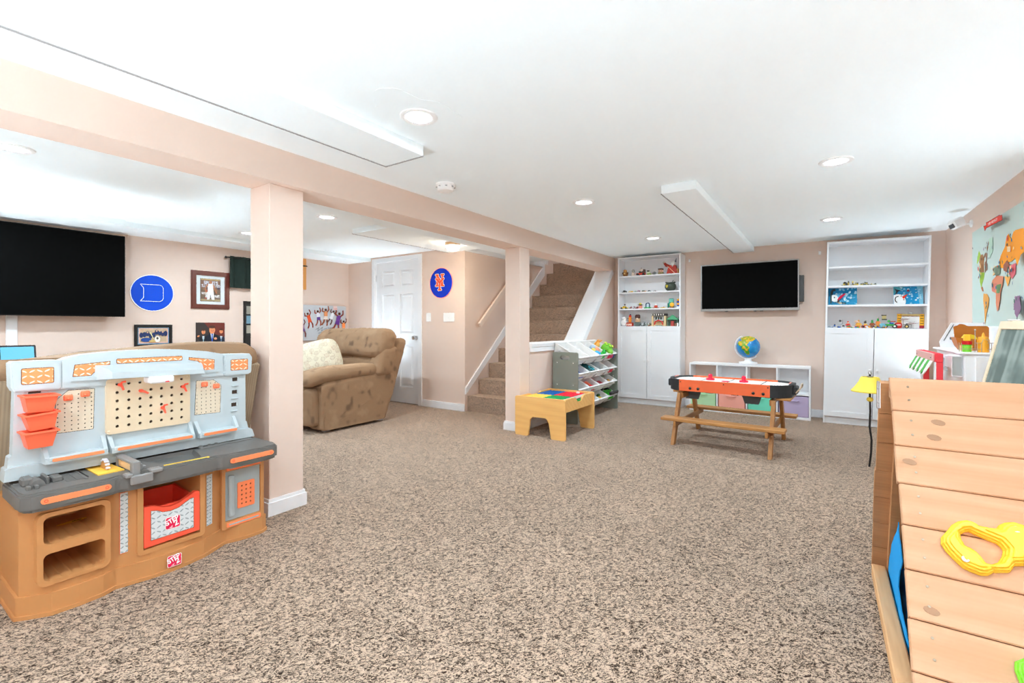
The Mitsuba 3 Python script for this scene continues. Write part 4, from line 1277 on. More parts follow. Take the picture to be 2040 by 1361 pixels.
place(car(.10, .045, '#efc02f', '#c49a1e').add(tr(trimesh.util.concatenate(figure(.03, .045, '#333', '#333', '#e8c39a').ms), 0, 0, .03) if False else sph(.012, .01, 0, .06), '#3b3226'), -2.325, Y1, z, 'yellow toy car at the left end of the third shelf, left bookcase', group=GT)
place(brickpile(.13, .036, ['#2b302e', '#46504b', '#8a2f2f', '#9aa39c'], 3, 8), -2.206, Y1, z, 'dark brick-built train on the third shelf, left bookcase', group=GT)
v = VC().add(pad(-.022, .03, -.02, .02, 0, .048, .018), '#ef9a84').add(cyl((0, 0, .05), (0, 0, .058), .05, 16, .02), '#2c2417').add(cyl((0, 0, .058), (0, 0, .078), .02, 12, .014), '#d8c23a').add(bx(-.05, -.03, -.012, .012, 0, .03, .002), '#7c2b2b')
place(v, -2.096, Y1, z, 'pink figure under a black and yellow hat on the third shelf, left bookcase', group=GT)
v = VC().add(frame(ext(sbox(-.03, 0, .03, .045).union(Point(0, .045).buffer(.03)).difference(sbox(-.02, 0, .02, .045).union(Point(0, .045).buffer(.02))), .02), (0, .01, .006), (1, 0, 0), (0, 0, 1)), '#2e4a66').add(bx(-.045, .045, -.025, .025, 0, .016, .004), '#2aa84a').add(bx(-.019, .019, .004, .008, .01, .06), '#cfe6ef')
place(v, -1.992, Y1, z, 'blue arch on a green base on the third shelf, left bookcase', group=GT)
place(figure(.055, .064, '#c9402c', '#c9402c', '#f0e2da', '#e9e9ea').add(bx(-.045, .035, -.015, .015, 0, .012, .002), '#8a5a3a'), -1.879, Y1, z, 'red and white brick figure on the third shelf, left bookcase', group=GT)
place(VC().add(hull([(x, y, zz) for x, zz in ((-.045, 0), (.045, 0), (.03, .012), (-.02, .012)) for y in (-.02, .02)]), '#d9b84a').add(sph(.008, .01, 0, .016), '#b85a4a'), -1.785, Y1, z, 'flat golden model on the third shelf, left bookcase', group=GT)
v = VC().add(bx(-.03, .028, -.014, .02, 0, .125, .004), '#2a9a8a').add([bx(-.032, .03, -.016, .022, q, q + .008, .002) for q in (.085, .105)], '#9fd6c8').add(sph(.03, .014, -.026, .045, 2, (1, .6, 1)), '#f5b637').add(bx(-.048, -.034, -.014, .014, 0, .07, .003), '#2f7a62').add(bx(-.03, .03, -.03, .0, 0, .014, .003), '#8a4f2a')
place(v, -1.676, Y1, z, 'teal tower block with a yellow disc in front, third shelf, left bookcase', group=GT)
v = VC().add(bx(-.02, .02, -.016, .016, 0, .022, .002), '#dcebee').add(bx(-.018, .018, -.015, .015, .022, .09, .003), '#27408f').add(bx(-.013, .013, -.018, -.014, .04, .066), '#f5a733').add(cyl((0, 0, .09), (0, 0, .108), .016, 12), '#d98a3a').add(cyl((0, 0, .106), (0, 0, .118), .019, 12), '#f3c04a')
place(v, -1.586, Y1, z, 'tall blue and yellow block figure, right end of third shelf, left bookcase', group=GT)
z = LZ[3]
v = VC().add(sph(.04, 0, 0, .045, 2, (1, .9, 1.15)), '#f1efec').add(sph(.033, 0, -.004, .098), '#f5f3f0').add([sph(.005, s * .013, -.034, .102) for s in (-1, 1)], '#1a1a1a').add(cyl((0, -.034, .094), (0, -.045, .09), .005, 8, .001), '#333').add([sph(.02, s * .038, .004, .05, 2, (.5, .8, 1.5)) for s in (-1, 1)], '#d8d4ce')
place(v, -2.325, 6.29, z, 'white owl figurine at the left end of the lowest shelf, left bookcase', 'figurine', GT)
v = VC().add(bx(-.045, .045, -.03, .03, 0, .05, .004), '#b23a28').add([bx(-.04 + i * .028, -.022 + i * .028, -.034, -.028, .008, .034, .002) for i in range(3)], '#f0d7c2').add(bx(-.016, .02, -.016, .016, .05, .13, .008), '#ef8a2a').add(sph(.018, .003, 0, .138), '#d2241f').add(cyl((.005, 0, .15), (.008, 0, .168), .012, 10, .007), '#3a2c3a').add([bx(a, a + .03, -.004, .004, .105, .11) for a in (-.045, .02)], '#6a4a3a')
place(v, -2.242, 6.30, z, 'orange bird figure on a red brick base, lowest shelf, left bookcase', group=GT)
v = VC().add(pad(-.035, .035, -.02, .02, .05, .115, .02), '#d8b08a').add(pad(-.036, .036, -.024, .024, .10, .16, .022), '#4a2822').add(bx(-.04, .04, -.03, .03, 0, .055, .006), '#5c6a66').add(sph(.016, 0, -.026, .10), '#f0d9bf')
place(v, -2.142, 6.33, z, 'dark-haired bust behind grey bricks on the lowest shelf, left bookcase', 'figurine', GT)
place(brickpile(.11, .085, ['#6f7775', '#4d5453', '#8f9796', '#3b4140'], 8, 9), -2.051, 6.28, z, 'grey brick-built castle wreck on the lowest shelf, left bookcase', group=GT)
v = VC()
W_, D_ = .094, .045
v.add([bx(-W_, -W_ + .022, -D_, -D_ + .02, 0, .14, .002), bx(W_ - .022, W_, -D_, -D_ + .02, 0, .14, .002), bx(W_ - .016, W_, -D_, D_, 0, .135, .002), bx(-W_, W_, D_ - .012, D_, 0, .135, .002)], '#e0c596')
v.add(bx(-W_ - .004, W_ + .004, -D_ - .006, D_ + .006, .138, .168, .004), '#2c2623').add([bx(-W_ + i * .03, -W_ + .014 + i * .03, -D_ - .009, -D_ - .004, .142, .164) for i in range(6)], '#d9d4cc')
v.add(bx(-W_ + .02, W_ - .02, -.01, .0, .07, .13), '#b9bdb8').add([bx(-.05 + i * .032, -.032 + i * .032, -.014, -.008, .09, .125) for i in range(3)], '#26302c')
v.add(tube([(-.055, -D_, .02), (-.045, -D_, .06), (0, -D_, .078), (.045, -D_, .06), (.055, -D_, .02)], .009), '#c9302c').add(bx(-.04, .04, -D_ - .01, -.01, 0, .012), '#8d9690')
place(v, -1.832, 6.30, z, 'cream and black brick shop front with red arch, lowest shelf, left bookcase', 'toy house', GT, name='toy_house')
v = VC().add(hull([(x, y, zz) for x, y, zz in ((-.085, -.045, .085), (.07, -.045, .085), (-.085, .045, .085), (.07, .045, .085), (-.01, -.02, .15), (-.01, .03, .15))]), '#3f9365')
v.add([bx(-.07, -.06, -.04, -.03, 0, .09), bx(.055, .065, -.04, -.03, 0, .09), bx(-.07, .06, .03, .04, 0, .09)], '#4f6a5c').add(bx(.062, .078, .01, .026, 0, .125, .002), '#5f7f72').add(bx(-.03, .012, -.03, .0, .0, .07, .004), '#a8403a').add(bx(.02, .05, -.035, -.01, 0, .04, .004), '#7a5a44').add(bx(.055, .075, -.045, -.025, 0, .045, .003), '#f1f1ee')
place(v, -1.647, 6.29, z, 'small hut with a green roof, right end of lowest shelf, left bookcase', 'toy house', GT, name='toy_house')
place(brickpile(.05, .07, ['#7a4a34', '#a8583a', '#e0c9b2', '#3f6a44'], 15, 5), -1.955, 6.27, z, 'small brown brick figures beside the cream shop front, left bookcase', group=GT)

GR = 'small toys on the open shelves, right bookcase'
YR = 6.27


def rplace(v, x, y, zs, label, cat='toy', group=GR, rz=0, name='toy'):
    X, Z = rx(x, zs)
    return v.one(name, label, cat, group, M=mtx(X, y, Z + .0005, rz=rz, ry=1.1))


z = RZ[1]
rplace(brickpile(.15, .062, ['#2a271f', '#3a3428', '#d9b93f', '#e5d27a', '#55503f'], 21, 11), .237, YR, z, 'black and yellow brick train engine on the second shelf, right bookcase')
rplace(brickpile(.15, .04, ['#2f3a36', '#4a5a58', '#c9b35a', '#77694a'], 22, 10), .393, YR, z, 'low dark brick wagon behind the black and yellow engine, right bookcase')
z = RZ[2]
rnd = random.Random(11)


def painting(x, w, h, shapes, label, tiltz=0):
    X, Z = rx(x, z)
    k = thing('painting', label, 'painting', 'children\'s snowman paintings')
    yb = 6.30
    put('canvas', hull([(X + sx * w / 2, yb + dy + lean_, Z + zz) for sx in (-1, 1) for dy, zz, lean_ in ((0, 0.001, 0), (.016, 0.001, 0), (0, h, .03), (.016, h, .03))]), mat('canvas_white', '#eef0f0', .8, .2), k)
    U = np.array([1, 0, 0.0])
    Vv = np.array([0, .03, h])
    Vv /= np.linalg.norm(Vv)
    fl_ = flat(shapes, (X - w / 2, yb - .0005, Z + .001), U, Vv)
    fl_.put('print', 'mat_print', k)


w, h = .258, .198
S = [(sbox(0, 0, w, h), '#2b93bd'), (Polygon([(0, .10), (w, .14), (w, h), (0, h)]), '#1f7fb0')]
for i in range(46):
    a, b = rnd.uniform(.07, w - .006), rnd.uniform(.006, h - .006)
    S.append((ell(a, b, rnd.uniform(.008, .018), rnd.uniform(.006, .012), rnd.uniform(0, 180), 4).intersection(sbox(0, 0, w, h)), rnd.choice(['#bfe3f2', '#8ccbe6', '#dff2f8', '#5fb4da'])))
S += [(ell(.055, .075, .035, .042, 20), '#eef2f0'), (Polygon([(.015, .02), (.03, .02), (.03, .15), (.018, .16)]), '#2e4a4a'), (Polygon([(.022, .12), (.03, .17), (.055, .185), (.07, .16), (.045, .155), (.04, .125)]), '#29302f'),
      (ell(.055, .085, .006, .008), '#1c1c1c'), (Polygon([(.08, .06), (.10, .095), (.15, .13), (.155, .12), (.12, .075), (.09, .05)]), '#d01f45'), (Polygon([(.08, .03), (.10, .03), (.10, .055), (.085, .055)]), '#4a2a1c'),
      (Polygon([(.03, .035), (.11, .02), (.16, .012), (.16, .022), (.11, .03)]), '#23383a'), (ell(.105, .02, .018, .008), '#e8c8a0')]
painting(.176, w, h, S, 'sideways snowman painting with a red carrot nose, left of the pair on the right bookcase')
w, h = .236, .196
S = [(sbox(0, 0, w, h), '#2596c8'), (Polygon([(0, h), (0, .11), (.10, h)]), '#4fa9b8'), (Polygon([(w, 0), (w, h), (w - .05, h), (w - .03, 0)]), '#7fc0d6')]
for i in range(40):
    a, b = rnd.uniform(.05, w - .006), rnd.uniform(.006, h - .006)
    r = rnd.uniform(.003, .009)
    S.append((ell(a, b, r * 1.2, r, 0, 4), '#d6eef8' if i % 2 else '#9fd4ec'))
S += [(ell(.035, .035, .062, .075, 10).intersection(sbox(0, 0, w, h)), '#f3f4f2'), (Polygon([(.01, .10), (.02, .135), (.008, .17), (.03, .155), (.06, .148), (.035, .135), (.025, .115)]), '#2f2a2e'),
      (LineString([(.035, .085), (.018, .078), (.010, .055), (.014, .035), (.024, .022)]).buffer(.004), '#23211f'), (Polygon([(.066, .08), (.118, .112), (.078, .055)]), '#ea3a22'), (sbox(.056, .085, .066, .092), '#222'), (sbox(.075, .045, .086, .052), '#222')]
for a in range(4):
    S.append((affinity.rotate(sbox(.116 - .002, .130, .116 + .002, .156), a * 45, origin=(.116, .143)), '#8a2440'))
painting(.733, w, h, S, 'sideways painting of a smiling snowman face in falling snow, right one on the right bookcase')
z = RZ[3]
COLS = ['#d83a2c', '#2f5fb5', '#f0b83a', '#3a9a4a', '#e9e9ea', '#6fb4d8', '#e88a3a', '#7a4a34']
rplace(brickpile(.12, .05, ['#e9e9ea', '#2f5fb5', '#20262c', '#c9ccd2'], 31, 9).add(sph(.012, .02, 0, .075), '#3a3432').add(cyl((.04, 0, .04), (.042, 0, .085), .002, 6), '#555'), .132, YR, z, 'white and blue brick boat, left end of lowest shelf, right bookcase')
rplace(figure(.045, .072, '#2f5fb5', '#d83a2c', '#f0c9a2', '#d83a2c'), .222, YR, z, 'little brick driver with red cap and blue trousers, lowest shelf, right bookcase')
rplace(brickpile(.10, .022, COLS, 33, 8), .265, 6.235, z, 'flat row of mixed bright bricks in front of the red-capped driver, right bookcase')
rplace(figure(.055, .085, '#e88a3a', '#f0b83a', '#f3cda4', '#e8a04a').add(sph(.016, -.02, -.016, .066), '#e9c9b2'), .315, YR, z, 'yellow and orange brick figure on the lowest shelf, right bookcase')
rplace(car(.06, .05, '#e8702a', '#f0b83a').add(sph(.012, 0, 0, .06), '#5a4a3a').add(cyl((0, 0, .066), (.006, 0, .078), .006, 8), '#2b4a2b'), .372, YR, z, 'orange brick car with a small dark driver, lowest shelf, right bookcase')
rplace(brickpile(.10, .022, COLS, 36, 8), .39, 6.235, z, 'flat row of mixed bright bricks in front of the orange car, right bookcase')
rplace(figure(.05, .086, '#7a4a34', '#a0522d', '#3a9a4a', '#2f8a40'), .432, YR, z, 'brown and green brick figure beside the tall-hatted one, right bookcase')
rplace(figure(.045, .118, '#e8a63a', '#e88a3a', '#3a9a4a', '#a89a94').add(bx(-.03, .03, -.02, .02, 0, .015, .003), '#6b4a30'), .480, YR, z, 'brick figure with tall grey hat and green face, lowest shelf, right bookcase')
rplace(pad and VC().add(pad(-.03, .03, -.02, .02, 0, .05, .02), '#6fb4c8'), .520, 6.25, z, 'round light blue toy beside the green motorbike, right bookcase')
v = VC()
for xx in (-.038, .038):
    v.add(frame(ext(Point(0, 0).buffer(.021).difference(Point(0, 0).buffer(.011)), .012), (xx, .006, .021), (1, 0, 0), (0, 0, 1)), '#2a2a2a')
    v.add(cyl((xx, -.004, .021), (xx, .004, .021), .011, 12), '#e9ece6')
v.add(bx(-.036, .036, -.008, .008, .024, .044, .005), '#36a348').add(bx(-.005, .03, -.009, .009, .044, .06, .004), '#2f5fb5').add(sph(.013, -.01, 0, .072), '#4fbf5a').add(bx(.0, .045, -.006, .006, .066, .074, .002), '#c9302c')
rplace(v, .578, 6.24, z, 'green toy motorbike with white wheel hubs on the lowest shelf, right bookcase')
X, Z = rx(.541, 1.046)
v = VC().add(bx(-.02, .016, -.004, .004, 0, .035, .002), '#efe6a8').add(bx(-.022, .022, -.006, .006, -.012, .0, .002), '#4f5a4a').add(bx(-.025, .018, -.005, .005, .035, .043, .001), '#3a4038')
v.one('wall_sticker', 'small yellow and dark sticker figure stuck on the back panel above the green motorbike', 'sticker', M=mtx(X + .01, YB - .0145, Z + .10))
v = VC()
w, h = .214, .150
v.add([bx(-w / 2, -w / 2 + .035, 0, .012, .0, h, .002)], '#f2b429').add([bx(w / 2 - .035, w / 2, 0, .012, .03, h, .002)], '#f2b429').add(bx(w / 2 - .035, w / 2, 0, .012, 0, .03, .002), '#a82432')
v.add(bx(-w / 2 + .035, w / 2 - .035, 0, .012, h - .022, h, .002), '#cdb377').add(bx(-w / 2 + .035, w / 2 - .035, -.001, .012, h - .026, h - .022), '#7a2b2b').add(bx(-w / 2 + .035, w / 2 - .035, .004, .010, .004, h - .022), '#f4f4f2')
v.add([bx(sx, sx + .026, -.002, .001, zz, zz + .006) for sx in (-w / 2 + .005, w / 2 - .03) for zz in (.05, .075, .10, .128)], '#5a3f14').add(lathe([(0, .0), (.02, 0), (.018, .012), (.008, .02), (0, .021)][::-1], 14, 0, .006, h), '#b9b9b6').add(bx(-.02, .02, -.004, .008, h - .004, h + .006, .002), '#a9a9a6')
rplace(v, .748, 6.30, z, 'yellow picture frame with a clip on top, right end of lowest shelf, right bookcase', 'picture frame', None, name='clip_frame')
for (x, zz, yy, s, w_) in ((.700, .092, 6.285, .8, 'upper'), (.765, .05, 6.275, 1.0, 'lower')):
    v = VC().add(sph(.014 * s, -.02 * s, 0, 0, 2, (1.5, .8, .8)), '#b9a8a2').add(tube([(0, 0, .002), (.05 * s, 0, .004)], [.004 * s, .002]), '#8a4a44').add(bx(-.05 * s, .03 * s, -.003, .003, .016 * s, .018 * s), '#6a6460').add(cyl((-.018 * s, 0, .008 * s), (-.018 * s, 0, .017 * s), .002, 6), '#555')
    v.add(cyl((-.012 * s, 0, 0), (-.012 * s, 0, -zz), .0016, 6), '#6b6560').add(bx(-.03 * s, .01, -.012, .012, -zz, -zz + .003), '#7a7570')
    X, Z = rx(x, z)
    v.one('toy_helicopter', f'{w_} of two little toy helicopters on stands before the yellow clip frame', 'toy helicopter', 'toy helicopters before the clip frame', M=mtx(X, yy, Z + zz + .001))
v = VC().add(frame(ext(Point(0, 0).buffer(.019).difference(Point(0, 0).buffer(.011)), .01), (0, .005, .019), (1, 0, 0), (0, 0, 1)), '#3a3228').add(cyl((0, -.004, .019), (0, .004, .019), .010, 12), '#e8c870').add(bx(-.03, .03, -.006, .006, .036, .042, .002), '#6b6258').add(sph(.006, 0, 0, .046), '#333')
rplace(v, .712, 6.235, z, 'small toy with one big wheel in front of the yellow clip frame', 'toy')
rplace(VC().add(pad(-.03, .03, -.02, .02, .0, .06, .02), '#d8322a').add(bx(-.02, .02, -.021, -.017, .03, .04), '#f3e4e0'), .648, 6.265, z, 'round red toy just left of the yellow clip frame')
rplace(brickpile(.11, .02, COLS, 41, 8), .49, 6.225, z, 'flat row of mixed bright bricks in front of the tall-hatted figure, right bookcase')
rplace(brickpile(.07, .03, ['#e9e9ea', '#c9ccd2', '#9aa0a8'], 43, 5), .055, 6.25, z, 'heap of white bricks, far left of lowest shelf, right bookcase')

# ================================================================== things on the far left wall (x = XL, facing the room)
LWY = lambda y: y * .9933
LWZ = lambda z: 1.06 + (z - 1.06) * .9933
LWU, LWV = (0, 1, 0), (0, 0, 1)
SCREEN = mat('screen_black', '#020202', .6, .05)
tv = thing('television', 'very large black television on the left wall above the sofa', 'television')
put('panel', bx(XL + .10, XL + .135, .27, 1.718, 1.155, 1.965, .004), BLACK, tv)
put('screen', bx(XL + .135, XL + .137, .276, 1.713, 1.161, 1.960), SCREEN, tv)
put('wall_mount', [bx(XL, XL + .10, .85, 1.15, 1.4, 1.7, .005)], BLACK, tv)
one('cable_cover', bx(XL, XL + .018, .913, .985, .09, 1.16, .004), TRIM, 'white vertical cable cover strip on the wall under the large television', 'cable cover')
# blue oval sign: the letter outline only
lg = thing('wall_sign', 'large round royal blue wall sign with a white outlined letter D', 'sign')
cy, cz, r = LWY(2.003), LWZ(1.419), .196
put('disc', yz(Point(0, 0).buffer(r, quad_segs=16), 0, .008).apply_translation((XL, cy, cz)), mat('sign_white', '#f2f4fa', .5), lg, smooth=40)
D = [(-.105, .088), (.062, .088), (.085, .078), (.096, .055), (.096, -.055), (.085, -.078), (.062, -.088), (-.105, -.088), (-.078, -.052), (-.078, .052)]
Dp = Polygon(D)
flat([(Point(0, 0).buffer(r - .008, quad_segs=16), '#0a45c4'), (Dp.buffer(.004), '#e9eefc'), (Dp.buffer(-.0015), '#0a45c4')], (XL + .0084, cy, cz), LWU, LWV).put('print', 'mat_print', lg)


def wall_frame(name, label, y0, y1, z0, z1, w, m, prints=None, depth=.022, mat_w=None, mat_c='#cfd6d8'):
    k = thing(name, label, 'picture frame')
    o, i = sbox(y0, z0, y1, z1), sbox(y0 + w, z0 + w, y1 - w, z1 - w)
    put('frame', [yz(o.difference(i), XL, XL + depth * .7), yz(o.buffer(-w * .18, join_style=2).difference(i.buffer(w * .25, join_style=2)), XL + depth * .7, XL + depth)], m, k)
    put('backing', yz(i.buffer(.002), XL, XL + .006), mat('mat_board_' + mat_c[1:], mat_c, .8, .2), k)
    if prints:
        flat(prints, (XL + .0063, y0, z0), LWU, LWV).put('print', 'mat_print', k)
    return k


WOODF = mat('frame_mahogany', '#5a2318', .3, .5, clearcoat=.4)
y0, y1, z0, z1 = LWY(2.37), LWY(2.781), LWZ(1.266), LWZ(1.707)
w, h = y1 - y0, z1 - z0
a, b, c, d = .098, .308, .088, .348      # the magazine inside the frame
mw, mh = b - a, d - c
S = [(sbox(a - .003, c - .003, b + .003, d + .003), '#3a3028'), (sbox(a, c, b, d), '#6e5a4a'), (sbox(a, c + mh * .55, b, d), '#7d5d4e'), (sbox(a, c, b, c + mh * .10), '#9d8a6a'),
     (sbox(a, d - mh * .05, b, d), '#b59b6c')]
for i in range(14):
    rr = random.Random(i)
    S.append((ell(a + rr.uniform(.01, mw - .01), c + rr.uniform(.10, .62) * mh, .016, .011, rr.uniform(0, 90), 4).intersection(sbox(a, c, b, d)), rr.choice(['#4a3f52', '#a3483a', '#8a6a52', '#35476a', '#c0a084'])))
S += [(words('SPORTS', .036, a + .030, d - .062, True, mw - .06), '#dfe6f2'), (words('ILLUSTRATED', .030, a + .006, d - .095, True, mw - .012), '#dfe6f2'),
      (words('WON', .026, a + .004, c + .078, True, .075), '#f4f4f4'), (words('& DONE', .030, a + .045, c + .045, True, .155), '#f4f4f4')]
# player in white
px, pz = (a + b) / 2 - .005, c
S += [(ell(px + .002, pz + .222, .014, .018), '#a86a48'), (Polygon([(px - .032, pz + .20), (px + .032, pz + .20), (px + .028, pz + .11), (px - .028, pz + .11)]), '#eceef2'),
      (Polygon([(px - .030, pz + .12), (px + .030, pz + .12), (px + .044, pz + .02), (px + .012, pz + .02), (px, pz + .085), (px - .012, pz + .02), (px - .038, pz + .02)]), '#e4e7ee'),
      (LineString([(px - .03, pz + .19), (px - .055, pz + .15), (px - .05, pz + .11)]).buffer(.007), '#a86a48'), (LineString([(px + .03, pz + .19), (px + .05, pz + .13), (px + .066, pz + .10)]).buffer(.007), '#a86a48')]
wall_frame('picture_frame', 'dark mahogany frame with a magazine cover of a white-clad player, beside the dark curtain', y0, y1, z0, z1, .052, WOODF, S)
y0, y1, z0, z1 = LWY(1.843), LWY(2.183), LWZ(.84), LWZ(1.077)
w, h = y1 - y0, z1 - z0
S = [(sbox(.03, .03, w - .03, h - .03), '#7b8fa2'), (sbox(.038, .038, w - .038, h - .038), '#e0b4a2'), (sbox(.05, .05, w - .05, h - .045), '#b9a184')]
rr = random.Random(3)
for i in range(9):
    x = .06 + i * .027
    S += [(ell(x, .135 + rr.uniform(-.02, .02), .016, .028), '#26335a'), (ell(x, .172 + rr.uniform(-.02, .015), .008, .010), '#caa184')]
S += [(ell(.10, .075, .045, .022), '#2c4a8a'), (ell(.20, .08, .026, .034), '#e8e2d6'), (ell(.20, .09, .010, .012), '#3a3a3a'), (ell(.155, .06, .03, .014), '#c8a86a'), (Polygon([(.13, .15), (.165, .08), (.17, .085), (.14, .155)]), '#e0d6a8')]
wall_frame('picture_frame', 'black-framed group photograph with a blue inner border, below the round blue sign', y0, y1, z0, z1, .026, BLACK, S, mat_c='#3d6a86')
# unframed photo print
y0, y1, z0, z1 = LWY(2.421), LWY(2.729), LWZ(.87), LWZ(1.103)
w, h = y1 - y0, z1 - z0
k = thing('photo_print', 'unframed photograph of men in dark suits, below the mahogany frame', 'photograph')
put('board', bx(XL, XL + .008, y0, y1, z0, z1, .001), mat('board_dark', '#2b2522', .6), k)
S = [(sbox(0, 0, w, h), '#3b3230'), (Polygon([(.08, h), (w, h), (w, .06), (.19, .10)]), '#6b2f28')]
for (x, z_, s, suit, tie) in ((.075, .115, .8, '#20242a', '#8fb4c4'), (.265, .12, .75, '#1d2434', '#6f8fb0'), (.165, .135, 1.25, '#1b1f2a', '#2a4aa0')):
    S += [(Polygon([(x - .055 * s, 0), (x - .05 * s, .045 * s + .02), (x, .075 * s + .02), (x + .05 * s, .045 * s + .02), (x + .055 * s, 0)]), suit), (Polygon([(x - .015 * s, .07 * s + .02), (x + .015 * s, .07 * s + .02), (x, .0)]), '#eef0f2'),
          (Polygon([(x - .005 * s, .065 * s + .02), (x + .005 * s, .065 * s + .02), (x + .006 * s, .01), (x - .006 * s, .01)]), tie), (ell(x, z_ * 1.0 + .008, .026 * s, .034 * s), '#d98a62'), (ell(x, z_ + .03 * s + .008, .026 * s, .014 * s), '#4a2c22'),
          (sbox(x - .012 * s, z_ + .006, x - .004 * s, z_ + .010), '#3a211a'), (sbox(x + .004 * s, z_ + .006, x + .012 * s, z_ + .010), '#3a211a'), (sbox(x - .008 * s, z_ - .010, x + .008 * s, z_ - .007), '#8a3f33')]
S += [(ell(.20, .045, .018, .014), '#e0997a'), (ell(.02, .075, .014, .010, 30), '#d98a62')]
flat([(q.intersection(sbox(0, 0, w, h)) if isinstance(q, shapely.Geometry) else Polygon(q), c_) for q, c_ in S], (XL + .0083, y0, z0), LWU, LWV).put('print', 'mat_print', k)
# black frame with a collage, half hidden by the column
y0, y1, z0, z1 = LWY(2.949), LWY(3.42), LWZ(.60), LWZ(1.375)
S = [(sbox(.035, h_, .43, h_ + .10), c_) for h_, c_ in ((.61, '#8e8a80'), (.49, '#6f93a6'), (.37, '#a09a8c'))] + [(sbox(.035, .09, .43, .34), '#2a2826'), (ell(.16, .22, .055, .05), '#e8702a'), (ell(.16, .22, .032, .028), '#2a2826')]
wall_frame('picture_frame', 'tall black collage frame half hidden behind the front column', y0, y1, z0, z1, .024, BLACK, S, mat_c='#2f302e')
# dark curtain on a rod
cu_ = thing('curtain', 'short dark green curtain on a black rod, partly behind the front column', 'curtain')
yy = np.linspace(LWY(2.764), LWY(3.70), 70)
xx = XL + .055 + .014 * np.sin((yy - 2.7) * 38) + .006 * np.sin((yy - 2.7) * 97)
pts = list(zip(xx, yy))
cpoly = Polygon(pts + [(x + .004, y) for x, y in pts[::-1]])
cm = ext(cpoly, LWZ(1.912) - LWZ(1.53), LWZ(1.53))
put('cloth', cm, mat('curtain_green', '#1e2b26', .8, .2, sheen=.4), cu_, smooth=40)
put('rod', [cyl((XL + .058, LWY(2.725), LWZ(1.893)), (XL + .058, 3.75, LWZ(1.893)), .007, 12), sph(.013, XL + .058, LWY(2.72), LWZ(1.893), 2)], BLACK, cu_)
put('bracket', bar((XL, LWY(2.745), LWZ(1.893)), (XL + .06, LWY(2.745), LWZ(1.893)), .012, .012), BLACK, cu_)
# wooden board sign just right of the column
one('wooden_sign', bx(XL, XL + .02, LWY(3.55), LWY(3.79), LWZ(1.572), LWZ(2.0), .003), mat('sign_wood', '#d9974f', .5), 'tall orange-brown wooden board on the left wall, a sliver beside the front column', 'sign')
# canvas of leaping players
y0, y1, z0, z1 = LWY(3.66), LWY(4.432), LWZ(.86), LWZ(1.36)
w, h = y1 - y0, z1 - z0
k = thing('canvas_print', 'wide pale canvas print of leaping basketball players above the recliner', 'canvas print')
put('canvas', bx(XL, XL + .03, y0, y1, z0, z1, .003), mat('canvas_grey', '#c4c6ca', .8, .2), k)


def player(x, z_, s, lean_, top_, short_, skin='#7a3f2c', arm=1):
    R_ = lambda p: affinity.translate(affinity.rotate(affinity.scale(p, s, s, origin=(0, 0)), lean_, origin=(0, 0)), x, z_)
    return [(R_(LineString([(-.015, -.04), (-.03, -.09), (-.055, -.12)]).buffer(.010)), skin), (R_(LineString([(.015, -.04), (.03, -.085), (.02, -.13)]).buffer(.010)), skin),
            (R_(Polygon([(-.03, -.05), (.03, -.05), (.026, .0), (-.024, .0)])), short_), (R_(Polygon([(-.024, -.005), (.026, -.005), (.03, .06), (-.028, .06)])), top_),
            (R_(LineString([(.024, .055), (.05 * arm, .085), (.04 * arm, .125)]).buffer(.008)), skin), (R_(LineString([(-.024, .055), (-.05, .06), (-.045, .10)]).buffer(.008)), skin), (R_(Point(0, .08).buffer(.016)), '#4a2418')]


S = []
kx = w / .77
for (x, z_, s, l, t_, sh, sk) in ((.165, .30, .95, 18, '#d9542e', '#d9542e', '#7a3020'), (.305, .335, .95, 8, '#e4e2ec', '#5b3a86', '#8a4636'), (.42, .35, 1.05, 0, '#d98f5e', '#e8d6c8', '#8a4a30'), (.52, .345, .9, -20, '#e9e9ee', '#e9e9ee', '#5a3a34'),
                                  (.62, .285, 1.25, -14, '#6a3a8a', '#5b2f7e', '#7a3428'), (.715, .19, 1.0, 0, '#f08a4a', '#f3a26a', '#6a2a1c'), (.06, .17, .9, 10, '#a88aa0', '#6a4a7a', '#6a3a34')):
    S += player(x * kx, z_, s, l, t_, sh, sk)
S += [(sbox(.535 * kx, .435, .60 * kx, .495), '#e6c9c4'), (LineString([(.55 * kx, .45), (.60 * kx, .45)]).buffer(.004), '#c9583a')]
S += [(LineString([(.25, .15), (.30, .18), (.28, .13), (.36, .19), (.34, .14), (.42, .17), (.50, .18)]).buffer(.0022), '#3a3a3e'), (LineString([(.29, .10), (.36, .12), (.33, .07), (.40, .12), (.44, .11)]).buffer(.0022), '#3a3a3e')]
flat([(q.intersection(sbox(.003, .003, w - .003, h - .003)), c_) for q, c_ in S], (XL + .0303, y0, z0), LWU, LWV).put('print', 'mat_print', k)
# tablet on a small table behind the sofa
tk = thing('side_table', 'small dark side table hidden behind the left end of the sofa', 'table')
put('top', bx(-4.45, -4.02, .45, .95, .715, .74, .004), mat('table_dark', '#3a2c22', .5), tk)
for x in (-4.43, -4.07):
    for y in (.47, .90):
        put('leg', bx(x, x + .03, y, y + .03, 0, .715), 'mat_table_dark', tk)
ta = thing('tablet', 'tablet with a glowing blue screen standing behind the left end of the sofa', 'tablet')
TM = mtx(-4.2, .70, .745, rz=0) @ mtx(ry=-14)


def tmv(m, M):
    m = tm(m).copy()
    m.apply_transform(M)
    return m


